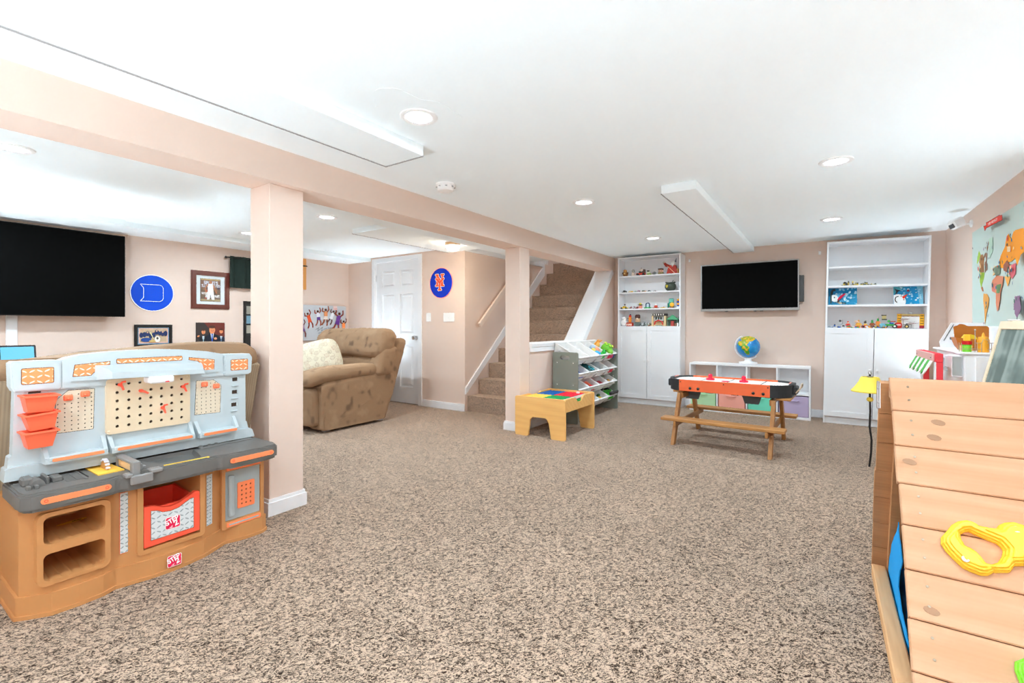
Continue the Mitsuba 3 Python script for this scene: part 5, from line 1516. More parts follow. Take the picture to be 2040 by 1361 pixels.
put('case', tmv(yz(rrect(-.083, 0, .083, .20, .008), -.012, 0), TM), BLACK, ta)
put('stand', tmv(bar((-.015, 0, .10), (-.085, 0, .016), .06, .004, (0, 1, 0)), TM), BLACK, ta)
scr = tmv(yz(rrect(-.074, .010, .074, .190, .003), .0004, .0012), TM)
k = put('screen', scr, mat('screen_off', '#1a5a8a', .3), ta)


def _tablet(p, n, uv):
    u, w_ = p.y - .70, p.z - .745
    d = dr.sqrt((u + .02) * (u + .02) + (w_ - .16) * (w_ - .16))
    return mikit.mix(mikit.mix((.09, .52, .95), (.30, .85, 1.0), mikit.smoothstep(.0, .08, d)), (.10, .62, .95), mikit.smoothstep(.075, .08, d)) * TAB


TAB = .23
scene[k]['emitter'] = {'type': 'area', 'radiance': {'type': 'rgb', 'value': [.035, .12, .2]}}

# ================================================================== wall with the door
lg = thing('wall_sign', 'round blue wall sign with orange and white interlocked NY letters beside the door', 'sign')
cx, cz, r = -4.075 * 1.0045, 1.06 + (1.616 - 1.06) * 1.0045, .196
put('disc', frame(ext(Point(0, 0).buffer(r, quad_segs=16), .008), (cx, YD, cz), (1, 0, 0), (0, 0, 1)), mat('sign_pink', '#f08a92', .5), lg)
s_ = .196


def bone(a, b, w, cap):
    """letter stroke with flared ends"""
    a, b = np.array(a, float), np.array(b, float)
    d_ = (b - a) / np.linalg.norm(b - a)
    n_ = np.array([-d_[1], d_[0]])
    return unary_union([LineString([a, b]).buffer(w, cap_style=2)] + [LineString([p - n_ * cap, p + n_ * cap]).buffer(w * .75) for p in (a, b)])


def serif(x, z_, w, t=.012):
    return LineString([(x - w, z_), (x + w, z_)]).buffer(t)


SC_ = .84
Nl = unary_union([LineString([(-.052, .112), (-.052, -.052)]).buffer(.017, cap_style=2), LineString([(.052, .112), (.052, -.052)]).buffer(.017, cap_style=2), LineString([(-.055, .108), (.055, -.048)]).buffer(.019, cap_style=2),
                  serif(-.056, .112, .024), serif(.056, .112, .024), serif(-.052, -.055, .028), serif(.052, -.055, .028)])
Yl = unary_union([LineString([(-.062, .045), (.0, -.012)]).buffer(.017), LineString([(.062, .045), (.0, -.012)]).buffer(.017), LineString([(0, -.012), (0, -.115)]).buffer(.017, cap_style=2), serif(0, -.118, .026), serif(-.062, .05, .018), serif(.062, .05, .018)])
flat([(Point(0, 0).buffer(r - .007, quad_segs=16), '#0a2fb8'), (affinity.translate(affinity.scale(Nl.union(Yl).buffer(.008), SC_, SC_, origin=(0, 0)), -.02, .012), '#f4ece8'), (affinity.translate(affinity.scale(Nl, SC_, SC_, origin=(0, 0)), -.02, .012), '#ee5530'), (affinity.translate(affinity.scale(Yl.buffer(.004), SC_, SC_, origin=(0, 0)), -.02, .012), '#f4ece8'), (affinity.translate(affinity.scale(Yl, SC_, SC_, origin=(0, 0)), -.02, .012), '#ee5530')],
     (cx, YD - .0084, cz), (1, 0, 0), (0, 0, 1)).put('print', 'mat_print', lg)


def switch(x0, x1, z0, z1, n, label):
    k = thing('light_switch', label, 'light switch')
    put('plate', bx(x0, x1, YD - .007, YD, z0, z1, .003), WPLASTIC, k)
    for i in range(n):
        c_ = x0 + (x1 - x0) * (i + .5) / n
        put('toggle', [bx(c_ - .006, c_ + .006, YD - .016, YD - .005, (z0 + z1) / 2 - .005, (z0 + z1) / 2 + .014, .003)], WPLASTIC, k)


switch(-4.358, -4.272, 1.122, 1.235, 1, 'single white light switch beside the door casing, below the NY sign')
switch(-4.055, -3.868, 1.118, 1.23, 3, 'wide white triple light switch near the stair corner')
hr = thing('handrail', 'pale wooden handrail climbing along the stair wall', 'handrail')
put('rail', bar((XS + .05, 4.70, 1.075), (XS + .05, 7.1, 3.19), .035, .065, (0, 0, 1), .006), mat('rail_wood', '#e3cfc0', .5), hr)
for y in (5.0, 6.2):
    zz = 1.075 + (y - 4.70) * .881
    put('bracket', [bar((XS, y, zz - .06), (XS + .05, y, zz - .03), .014, .014)], CHROME, hr)

# ================================================================== back wall
t2 = thing('television', 'black flat television with silver bezel hung between the two white bookcases', 'television')
o = sbox(-1.32, 1.252, -.235, 1.848)
i_ = sbox(-1.306, 1.282, -.249, 1.834)
put('bezel', frame(ext(o.difference(i_), .042), (0, 6.40, 0), (1, 0, 0), (0, 0, 1)), mat('bezel', '#8f8d8a', .35, .5, metallic=.3), t2)
put('screen', bx(-1.31, -.245, 6.366, 6.395, 1.278, 1.838), SCREEN, t2)
put('wall_mount', [bx(-.36, -.188, 6.418, 6.428, 1.35, 1.66, .004), bx(-.9, -.19, 6.425, YB, 1.36, 1.39, .003), bx(-.9, -.19, 6.425, YB, 1.61, 1.64, .003), bx(-.21, -.19, 6.425, YB, 1.36, 1.65, .003)], mat('mount_grey', '#3a3b3c', .4, .5), t2)
puts('foot_tab', [bx(x, x + .03, 6.365, 6.39, 1.243, 1.254, .002) for x in (-1.03, -.71, -.64)], 'mat_mount_grey', t2)
for x, z_, lb in ((-1.483, 1.937, 'left of the television by the left bookcase'), (-.035, 1.912, 'beside the top of the right bookcase')):
    one('wall_hook', [bx(x - .012, x + .012, YB - .006, YB, z_ - .02, z_ + .02, .002), tube([(x, YB - .005, z_ + .005), (x, YB - .03, z_ - .004), (x, YB - .032, z_ + .012)], .005)], WPLASTIC, 'small white hook high on the back wall, ' + lb, 'hook')
cs = thing('cube_shelf', 'low white four-by-two cube shelf under the television with fabric drawers', 'shelf')
CX = [-1.42, -1.093, -.764, -.447, -.118]
CY0, CY1, CH = 6.175, 6.452, .598
put('top', bx(CX[0], CX[-1], CY0, CY1, CH - .022, CH, .002), WHITE, cs)
put('bottom', bx(CX[0] + .018, CX[-1] - .018, CY0, CY1, 0, .03, .001), WHITE, cs)
for i, x in enumerate(CX):
    a_ = 0 if i == 0 else (-.018 if i == 4 else -.009)
    put('side' if i in (0, 4) else 'divider', bx(x + a_, x + a_ + .018, CY0 + .001, CY1, 0 if i in (0, 4) else .03, CH - .022, .001), WHITE, cs)
for i in range(4):
    put('shelf', bx(CX[i] + .012, CX[i + 1] - .012, CY0 + .001, CY1, .275, .293), WHITE, cs)
for i in (1, 3):
    put('back_panel', bx(CX[i] + .006, CX[i + 1] - .006, CY1 - .006, CY1, .03, CH - .022), WHITE, cs)
for i, (c_, nm, lb) in enumerate((('#b3d9ad', 'sage', 'sage green fabric drawer, leftmost in the bottom row of the cube shelf'), ('#f0a898', 'pink', 'salmon pink fabric drawer in the bottom row of the cube shelf'),
                                  ('#74d6b8', 'aqua', 'aqua fabric drawer pulled out in the bottom row of the cube shelf'), ('#b5a6c4', 'lilac', 'lilac fabric drawer, rightmost in the bottom row of the cube shelf'))):
    x0, x1 = CX[i] + .018, CX[i + 1] - .020 - (.045 if i == 2 else 0)
    y0 = CY0 - (.01 if i == 2 else -.006)
    k = thing('fabric_drawer', lb, 'fabric drawer', 'fabric drawers of the cube shelf')
    b_ = cut(bx(x0, x1, y0, 6.43, .033, .262, .004), bx(x0 + .008, x1 - .008, y0 + .008, 6.42, .042, .30))
    b_ = tm(man(b_).refine_to_length(.04))
    b_ = wrinkle(b_, .0035, (14, 8, 16), 50 + i)
    put('body', b_, mat('drawer_' + nm, c_, .85, .15, sheen=.3), k, smooth=40)
    xm = (x0 + x1) / 2
    hx = np.linspace(-.055, .055, 9)
    put('pull', [tube([(xm + a_, y0 - .006 - .012 * (1 - (a_ / .055) ** 2), .208 + .006 * (a_ / .055) ** 2) for a_ in hx], .006)], 'mat_drawer_' + nm, k)
ba = None
one('white_book', bx(-.482, -.468, 6.18, 6.36, .031, .20, .001), WHITE, 'thin white book standing beside the aqua fabric drawer', 'book')
# globe
gl = thing('globe', 'blue and green globe on a white stand on top of the cube shelf', 'globe')
gx, gy, gz, gr = -.762, 6.30, .812, .130


def _globe(p, n, uv):
    x, y, z_ = (p.x - gx) / gr, (p.y - gy) / gr, (p.z - gz) / gr

    def land(cx_, cz_, a_, b_, rot=0.0, wob=.25, front=True):
        c_, s2 = math.cos(rot), math.sin(rot)
        u, v_ = x - cx_, z_ - cz_
        u, v_ = u * c_ + v_ * s2, v_ * c_ - u * s2
        w_ = mikit.fbm(x * 5 + 3, y * 5, z_ * 5) - .5
        q = dr.sqrt(u * u / (a_ * a_) + v_ * v_ / (b_ * b_)) + w_ * wob * 2
        return dr.select(y < .25, mikit.smoothstep(1.06, .94, q), mi.Float(0))
    sea = mikit.mix(lin('#0c62b8'), lin('#1d9fd6'), mikit.fbm(x * 3, y * 3, z_ * 3 + 5))
    far = mikit.smoothstep(.52, .56, mikit.fbm(x * 2.2 + 9, y * 2.2, z_ * 2.2)) * dr.select(y >= .25, mi.Float(1), mi.Float(0))
    l = dr.maximum(dr.maximum(land(-.42, .28, .42, .26, -.15), land(-.12, -.08, .36, .30, -.5)), dr.maximum(land(.0, -.42, .20, .34, .45), land(.05, .78, .62, .30, 0.0)))
    l = dr.maximum(dr.maximum(l, land(-.12, .44, .30, .22)), far)
    g = mikit.fbm(x * 4 + 1, y * 4, z_ * 4)
    colour = mikit.mix(lin('#4fa32a'), lin('#e9b83c'), dr.clip(mikit.smoothstep(.48, .62, g) + mikit.smoothstep(.1, .4, z_) * .35, 0, 1))
    return mikit.mix(sea, colour, l)


scene['mat_globe'] = {'type': 'twosided', 'bsdf': {'type': 'principled', 'base_color': mikit.proc(_globe), 'roughness': .25, 'specular': .5, 'clearcoat': .5}}
put('sphere', sph(gr, gx, gy, gz, 4), 'mat_globe', gl, smooth=True)
arc = [(gx - (gr + .014) * math.cos(t), gy, gz + (gr + .014) * math.sin(t)) for t in np.linspace(math.radians(62), math.radians(-128), 40)]
ringp = [(gr + .008, -.01), (gr + .016, -.01), (gr + .016, .01), (gr + .008, .01)]
put('meridian', [tube(arc, .0075, 8)], WPLASTIC, gl)
put('axis_pin', [cyl((arc[0][0], gy, arc[0][2]), (gx - gr * math.cos(math.radians(62)) * .96, gy, gz + gr * math.sin(math.radians(62)) * .96), .005, 10), cyl((arc[-1][0], gy, arc[-1][2]), (gx - gr * math.cos(math.radians(-128)) * .96, gy, gz + gr * math.sin(math.radians(-128)) * .96), .005, 10)], WPLASTIC, gl)
put('base', lathe([(0, 0), (.088, 0), (.104, .012), (.100, .026), (.06, .034), (.042, .038), (.036, .06), (.042, .078), (0, .082)], 36, gx, gy, CH), WPLASTIC, gl)
ou = thing('wall_outlet', 'white wall outlet with a plug low on the back wall left of the cube shelf', 'outlet')
put('plate', bx(-1.49, -1.435, YB - .006, YB, .13, .22, .002), WPLASTIC, ou)
put('plug', bx(-1.478, -1.448, YB - .03, YB - .005, .14, .172, .004), WPLASTIC, ou)
pc = thing('plug_camera', 'tiny white plug-in device beside the top left corner of the cube shelf', 'device')
put('body', bx(-1.462, -1.432, 6.38, 6.42, .52, .56, .005), WPLASTIC, pc)
put('stalk', cyl((-1.447, 6.40, .0), (-1.447, 6.40, .52), .004, 8), WPLASTIC, pc)

# ================================================================== air hockey on the little picnic table
HM = mtx(-.715, 4.655, 0, rz=-3.3)
H = lambda m: tmv(m, HM)
scene['mat_acacia'] = {'type': 'twosided', 'bsdf': {'type': 'principled', 'base_color': mikit.proc(_wood('#b37f48', '#7a4c26', 1.1, 0)), 'roughness': .45, 'specular': .35}}
scene['mat_acacia_leg'] = {'type': 'twosided', 'bsdf': {'type': 'principled', 'base_color': mikit.proc(_wood('#a8743f', '#6c4220', 1.1, 2)), 'roughness': .45, 'specular': .35}}
pt = thing('picnic_table', 'child-size wooden picnic table with two benches carrying the air hockey game', 'picnic table')
for y, n_ in ((-.43, 0), (.345, 1)):
    put('bench', H(bx(-.49, .49, y, y + .135, .212, .238, .004)), 'mat_acacia', pt)
for x in (-.385, .385):
    for s in (-1, 1):
        put('leg', H(hull([(x + a_, s * b_, z_) for a_ in (-.014, .014) for b_, z_ in ((.170, .444), (.235, .444), (.435, 0), (.375, 0))])), 'mat_acacia_leg', pt)
    xs = x + (.022 if x < 0 else -.022)
    put('bench_rail', H(bx(xs - .010, xs + .010, -.44, .475, .165, .211, .003)), 'mat_acacia_leg', pt)
    put('top_rail', H(bx(xs - .010, xs + .010, -.22, .22, .395, .444, .003)), 'mat_acacia_leg', pt)
for x0, x1 in ((-.45, -.36), (.40, .505)):
    for y in (-.20, -.065, .07):
        put('top_board', H(bx(x0, x1, y, y + .13, .444, .463, .003)), 'mat_acacia', pt)
ah = thing('air_hockey_table', 'orange and black tabletop air hockey game standing on the child-size picnic table', 'air hockey game')
HL, HWd = .508, .235
full = rrect(-HL, -HWd, HL, HWd, .17, 10)
inner = full.buffer(-.022)
mid = sbox(-.385, -1, .36, 1)
wall_ = full.difference(inner)
AH0, AH1 = .4645, .567
FEET = [(-.20, 0)]
put('end_cap', [H(ext(full.difference(inner).difference(mid).intersection(sbox(-1, -1, 0, 1)), AH1 - AH0, AH0))], mat('hockey_black', '#24272a', .45, .4), ah)
put('end_cap', [H(ext(full.difference(inner).difference(mid).intersection(sbox(0, -1, 1, 1)), AH1 - AH0, AH0))], 'mat_hockey_black', ah)
for s in (-1, 1):
    put('side_panel', H(bx(-.385, .36, min(s * HWd, s * (HWd - .022)), max(s * HWd, s * (HWd - .022)), AH0, AH1, .001)), mat('hockey_orange', '#dd6236', .45, .4), ah)
put('bed', H(ext(inner.buffer(.004), .012, AH1 - .026)), mat('hockey_bed', '#efece6', .3, .5), ah)
put('underside', H(ext(inner.buffer(.004), .006, AH0)), 'mat_hockey_black', ah)
flat([(sbox(x - .004, -HWd + .024, x + .004, HWd - .024), '#3a3f48') for x in (-.23, .0, .27)] + [(Point(-.05, -.05).buffer(.005), '#555'), (Point(.09, -.05).buffer(.005), '#555')], (0, 0, 0), (1, 0, 0), (0, 1, 0)).put('lines', 'mat_print', ah, M=HM @ mtx(0, 0, AH1 - .0138))
for x in (-.285, -.215, .235, .31):
    put('bolt', H(frame(lathe([(0, 0), (.011, 0), (.012, .003), (.006, .006), (0, .006)][::-1], 14), (x, -HWd, AH0 + .028), (1, 0, 0), (0, 0, 1))), BLACK, ah)
for x in (-.372, 0, .345):
    put('screw', H(frame(lathe([(0, 0), (.005, 0), (.004, .002), (0, .002)][::-1], 10), (x, -HWd, AH1 - .02), (1, 0, 0), (0, 0, 1))), BLACK, ah)
for x in (-.20, .19):
    put('support', H(hull([(x + a_, y, z_) for y in (-.05, -.03) for a_, z_ in ((-.085, .464), (.085, .464), (.055, .372), (-.055, .372))])) if x > 0 else H(hull([(x - .12 + a_, y, z_) for y in (-.05, -.03) for a_, z_ in ((-.085, .464), (.085, .464), (.055, .372), (-.055, .372))])), mat('support_grey', '#4b5254', .5), ah)
puts('foot_pad', [H(bx(x, x + .06, -.08, -.05, .440, .4645)) for x in (-.19, .03, .30)], BLACK, ah)
for s in (-1, 1):
    put('goal_box', [H(bx(s * HL - .030, s * HL + .030, -.075, .075, .485, .552, .008)), H(bx(s * (HL - .012) - .02, s * (HL - .012) + .02, -.085, .085, .552, .572, .004))], 'mat_hockey_black', ah)
    put('score_slide', H(bx(s * (HL - .028) - .006, s * (HL - .028) + .006, -.05, .05, .572, .578, .002)), mat('slide_pink', '#e88f86', .4), ah)
put('goal_hoop', [H(tube([(HL + .02, -.08, .50), (HL + .055, -.078, .545), (HL + .058, -.05, .572), (HL + .058, .05, .572), (HL + .055, .078, .545), (HL + .02, .08, .50)], .005))], mat('hoop', '#b9a48c', .3), ah)
RED_ = mat('pusher_red', '#e5173f', .3, .5)
for x, y, lb in ((-.175, .03, 'left'), (.115, .015, 'right')):
    one('pusher', H(lathe([(0, 0), (.036, 0), (.038, .006), (.036, .014), (.019, .018), (.016, .026), (.019, .038), (.017, .05), (.008, .057), (0, .058)], 24, x, y, AH1 - .0135)), RED_, f'{lb} of the two red pushers standing on the air hockey game', 'pusher', 'red air hockey pushers')
one('puck', H(lathe([(0, 0), (.030, 0), (.032, .002), (.030, .005), (0, .005)], 24, -.03, -.035, AH1 - .0133)), RED_, 'flat red puck lying on the air hockey game between the pushers', 'puck')

# ================================================================== toy standing lamp
tl = thing('toy_lamp', 'yellow-shaded toy lamp on a thin crooked black stem, before the right bookcase', 'toy lamp')
lx, ly = .292, 4.417
put('stem', [tube([(lx - .004, ly, 0), (lx + .006, ly, .10), (lx + .010, ly, .20), (lx - .002, ly, .30), (lx + .002, ly, .42), (lx, ly, .50), (lx, ly, .70)], .0065, 10)], BLACK, tl)
YL = mat('shade_yellow', '#fbe35c', .5, .3)
put('shade', lathe([(.116, .565), (.118, .572), (.100, .592), (.070, .640), (.058, .672), (.052, .678), (.048, .676), (.052, .668), (.064, .636), (.094, .588), (.110, .568), (.116, .565)][::-1], 36, lx, ly, 0), YL, tl)
put('bead', sph(.021, lx, ly, .508, 2, (1, 1, .85)), YL, tl)
put('finial', [lathe([(0, 0), (.018, 0), (.018, .008), (.006, .012), (.006, .02), (.013, .028), (.010, .04), (0, .042)], 16, lx, ly, .676)], CHROME, tl)

# ================================================================== chalkboard easel
ea = thing('easel', 'wooden A-frame easel with a grey chalkboard, behind the climbing planks', 'easel')
EB = mat('easel_wood', '#eedbbd', .5, .3)
up = np.array([.217, 0, 1.0])
up /= np.linalg.norm(up)
nrm = np.array([-up[2], 0, up[0]])
EX = lambda y, z_, o=0: np.array([.915 - .217 * (1.08 - z_), y, z_]) + nrm * o
for y in (4.035, 3.335):
    put('frame_leg', bar(EX(y, 0), EX(y, 1.08), .04, .022, nrm, .003), EB, ea)
    put('rear_leg', bar((1.035, y, 0.0), (.93, y, 1.05), .022, .035, (0, 1, 0), .003), EB, ea)
put('top_bar', bar(EX(4.055, 1.065), EX(3.315, 1.065), .022, .05, up, .003), EB, ea)
put('lower_bar', bar(EX(4.03, .45), EX(3.34, .45), .022, .05, up, .003), EB, ea)


def _slate(p, n, uv):
    s = mikit.fbm(p.y * 3, p.z * 11, 2.0)
    t_ = mikit.noise(p.y * 22, p.z * 3, 1.0)
    return mikit.mix(lin('#5f6b66'), lin('#8f9a94'), mikit.smoothstep(.35, .75, s * .6 + t_ * .4))


scene['mat_slate'] = {'type': 'twosided', 'bsdf': {'type': 'principled', 'base_color': mikit.proc(_slate), 'roughness': .8, 'specular': .2}}
put('chalkboard', hull([EX(y, z_, o_2) for y in (4.02, 3.35) for z_ in (.47, 1.045) for o_2 in (-.004, .004)]), 'mat_slate', ea)
one('chalk_eraser', tmv(bx(-.02, .02, -.03, .03, 0, .008, .003), mtx(.918, 3.86, 1.092)), WPLASTIC, 'small white piece lying on top of the chalkboard easel', 'eraser')

# ================================================================== toy kitchen by the right wall
KW = mat('kitchen_white', '#f0f1f3', .4, .4)
KG = mat('kitchen_grey', '#a9adab', .5, .3)
ki = thing('toy_kitchen', 'white toy kitchen against the right wall under the world map', 'toy kitchen')
KX0, KX1, KY0, KY1, KZ = .765, 1.046, 4.16, 5.06, .875
body = cut(bx(KX0, KX1, KY0, KY1, .0, KZ, .006), bx(KX0 - .02, KX0 + .20, 4.60, 5.00, .08, .62), bx(KX0 - .02, KX0 + .16, 4.24, 4.52, .08, .50), bx(KX0 - .02, KX0 + .14, 4.70, 5.02, .72, .82))
put('body', body, KW, ki)
put('worktop', bx(KX0 - .022, KX1, KY0 - .012, KY1 + .02, KZ, KZ + .016, .005), KW, ki)
wing = Polygon([(.782, KZ + .016), (1.04, KZ + .016), (1.04, 1.088), (.845, 1.088), (.775, .935)]).buffer(-.006).buffer(.006)
wg = put('backsplash', [frame(ext(wing, .02), (0, 5.03, 0), (1, 0, 0), (0, 0, 1)), bx(1.02, KX1, KY0 + .30, 5.03, KZ + .016, 1.06, .006)], KW, ki)
put('groove', [bar((.800, 5.008, .945), (.858, 5.008, 1.075), .004, .004, (0, 1, 0))], mat('kitchen_dark', '#4a4e50', .6), wg)
puts('button', [bx(.835, .865, 5.006, 5.012, .955, .975, .002)], 'mat_kitchen_dark', wg)
puts('knob', [cyl((.875, 5.011, 1.02), (.875, 4.995, 1.02), .008, 12)], KG, wg)
put('drawer', bx(KX0 - .018, KX0 + .05, 4.44, 4.66, .76, .85, .006), KW, ki)
put('tray', hull([(KX0 - .04, 4.50, .74), (KX0 - .04, 4.72, .74), (KX0 + .04, 4.50, .72), (KX0 + .04, 4.72, .72), (KX0, 4.5, .755), (KX0, 4.72, .755)]), KG, ki)
ov = put('oven_box', bx(KX0 - .055, KX0, 4.20, 4.33, .72, .868, .006), KW, ki)
put('oven_side', bx(KX0 - .052, KX0 - .006, 4.196, 4.202, .735, .858), KG, ov)
put('end_panel', cut(bx(KX0 + .05, KX1 - .01, KY0 - .012, KY0 + .002, .10, KZ - .01, .003), bx(KX0 + .07, .90, KY0 - .02, KY0 + .01, .10, .30)), KW, ki)
ar = Polygon([(4.66, .10), (4.94, .10), (4.94, .40)] + [(4.80 + .14 * math.cos(t), .46 + .14 * math.sin(t)) for t in np.linspace(0, PI, 12)] + [(4.66, .40)])
put('oven_arch', yz(ar.buffer(.03).difference(ar), KX0 + .15, KX0 + .16), KG, ki)
put('screw', [cyl((.80, KY0 - .013, .70), (.80, KY0 - .016, .70), .006, 10)], KG, ki)
one('cloth', pad(KX0 - .03, KX0 + .02, 4.74, 4.86, .660, .685, .01), mat('cloth_teal', '#4fa7a5', .8), 'folded teal cloth hanging from the toy kitchen behind the red stall', 'cloth') if False else None
TOPZ = KZ + .0165
AMB = mat('amber_plastic', '#b86a1c', .4, .45)
sk_ = thing('toy_basket', 'amber brown plastic toy tub with a tall scalloped back on the toy kitchen worktop', 'toy tub')
bk = Polygon([(.815, TOPZ), (.975, TOPZ), (.975, 1.050), (.965, 1.062), (.865, 1.062), (.845, 1.074), (.825, 1.078), (.812, 1.066), (.790, 1.058), (.796, .985)])
put('back', frame(ext(bk.buffer(-.006).buffer(.006), .014), (0, 4.63, 0), (1, 0, 0), (0, 0, 1)), AMB, sk_)
tubm = cut(hull([(x, y, z_) for x, y, z_ in ((.772, 4.45, .982), (.772, 4.61, .982), (.915, 4.45, .965), (.915, 4.61, .965), (.79, 4.47, .92), (.79, 4.6, .92), (.81, 4.48, TOPZ), (.81, 4.60, TOPZ), (.91, 4.48, TOPZ), (.91, 4.60, TOPZ))]),
           hull([(x, y, z_) for x, y, z_ in ((.779, 4.457, .995), (.779, 4.603, .995), (.908, 4.457, .99), (.908, 4.603, .99), (.818, 4.49, TOPZ + .008), (.818, 4.59, TOPZ + .008), (.903, 4.49, TOPZ + .008), (.903, 4.59, TOPZ + .008))]))
put('tub', tubm, AMB, sk_)
one('toy_food', frame(ext(Polygon([(-.045, 0), (.045, 0)] + [(.045 * math.cos(t), .042 * math.sin(t)) for t in np.linspace(0, PI, 12)]), .02), (.845, 4.50, .962), (.95, .3, 0), (0, 0, 1)), mat('toy_yellow', '#f4d628', .45), 'yellow half-round toy food sticking out of the amber tub', 'toy food')
one('toy_food', bx(.790, .85, 4.40, 4.435, .892, .93, .004), mat('toy_cream', '#e6c265', .5), 'pale yellow toy bar standing in front of the amber tub', 'toy food')
rk = thing('condiment_rack', 'thin wire rack with a tall central handle holding the toy bottles', 'rack')
WIRE = mat('wire', '#b9ada4', .3, .5, metallic=.6)
put('wires', [tube([(.828, 4.23, z_), (.905, 4.23, z_), (.905, 4.17 + .01, z_), (.828, 4.18, z_), (.828, 4.23, z_)], .0016, 6) for z_ in (TOPZ + .02, TOPZ + .06)] + [tube([(.755, 4.25, TOPZ + .02), (.82, 4.25, TOPZ + .02), (.82, 4.19, TOPZ + .02), (.755, 4.19, TOPZ + .02), (.755, 4.25, TOPZ + .02)], .0016, 6)]
    + [cyl((x, y, TOPZ), (x, y, TOPZ + .06), .0016, 6) for x, y in ((.828, 4.18), (.905, 4.18), (.905, 4.23), (.828, 4.23), (.755, 4.19), (.755, 4.25))] + [tube([(.848, 4.178, TOPZ), (.848, 4.178, TOPZ + .06), (.856, 4.178, TOPZ + .082), (.876, 4.178, TOPZ + .082), (.884, 4.178, TOPZ + .06), (.884, 4.178, TOPZ)], .0018, 6)], WIRE, rk)
put('handle', [cyl((.824, 4.21, TOPZ), (.824, 4.21, TOPZ + .14), .0022, 8), sph(.006, .824, 4.21, TOPZ + .145, 1)], WIRE, rk)
mb = thing('mustard_bottle', 'yellow-orange toy squeeze bottle in the wire rack on the toy kitchen', 'toy bottle')
put('bottle', lathe([(0, 0), (.026, 0), (.029, .004), (.029, .080), (.025, .088), (.025, .098), (.010, .102), (0, .102)], 24, .862, 4.205, TOPZ), mat('mustard', '#f5ab2c', .4), mb)
put('nozzle', lathe([(0, 0), (.010, 0), (.007, .014), (.003, .028), (0, .028)], 14, .862, 4.205, TOPZ + .101), 'mat_mustard', mb)
v = VC().add(cyl((0, 0, 0), (0, 0, .042), .022, 18), '#7fd23a').add(cyl((0, 0, .042), (0, 0, .048), .023, 18), '#5fae2c').add(cyl((0, 0, .048), (0, 0, .07), .024, 18, .026), '#cf1f22').add(bx(-.016, .016, -.016, .016, .072, .115, .003), '#f3c22e')
v.one('toy_shaker', 'green, red and yellow stacked toy shaker in the left half of the wire rack', 'toy shaker', M=mtx(.787, 4.22, TOPZ))
# market stall
ms = thing('toy_stall', 'red wooden toy market stall with a scalloped green and white awning', 'toy stall')
RD = mat('stall_red', '#ef3f4a', .45, .4)
PK = mat('stall_pink', '#dba39c', .5, .3)
SX0, SX1, SY0, SY1, SZ = .622, .662, 4.175, 4.85, .876
put('front_board', bx(SX0 - .012, SX0, SY0, SY1, SZ - .052, SZ, .003), PK, ms)
put('top_board', bx(SX0, SX1, SY0 - .014, SY1, SZ - .056, SZ + .001, .003), RD, ms)
puts('screw', [cyl((SX0 - .012, y, SZ - .03), (SX0 - .0145, y, SZ - .03), .004, 8) for y in (SY0 + .06, SY1 - .06)], BLACK, ms)
for y0_ in (SY0 - .012, SY1 - .20):
    put('post', bx(SX0 + .006, SX1, y0_, y0_ + .022, 0, SZ - .056, .003), RD, ms)
    put('post_face', bx(SX0 - .002, SX0 + .006, y0_, y0_ + .05, 0, SZ - .056, .002), KW, ms)
n_ = 8
for i in range(n_):
    a_, b_ = SY0 + (SY1 - SY0) * i / n_ + .002, SY0 + (SY1 - SY0) * (i + 1) / n_ - .002
    q = [(SX0 - .014, a_, SZ - .05), (SX0 - .014, b_, SZ - .05), (SX0 - .050, b_ - .005, SZ - .125), (SX0 - .050, a_ + .005, SZ - .125), (SX0 - .058, (a_ + b_) / 2, SZ - .148)]
    put('awning_strip', hull(q + [(x + .006, y, z_) for x, y, z_ in q]), mat('awning_green', '#4fa04a', .7) if i % 2 else mat('awning_white', '#f1f0e6', .7), ms)
put('shelf', bx(SX0 - .01, SX1, SY0 + .01, SY1 - .01, .40, .42, .003), RD, ms)

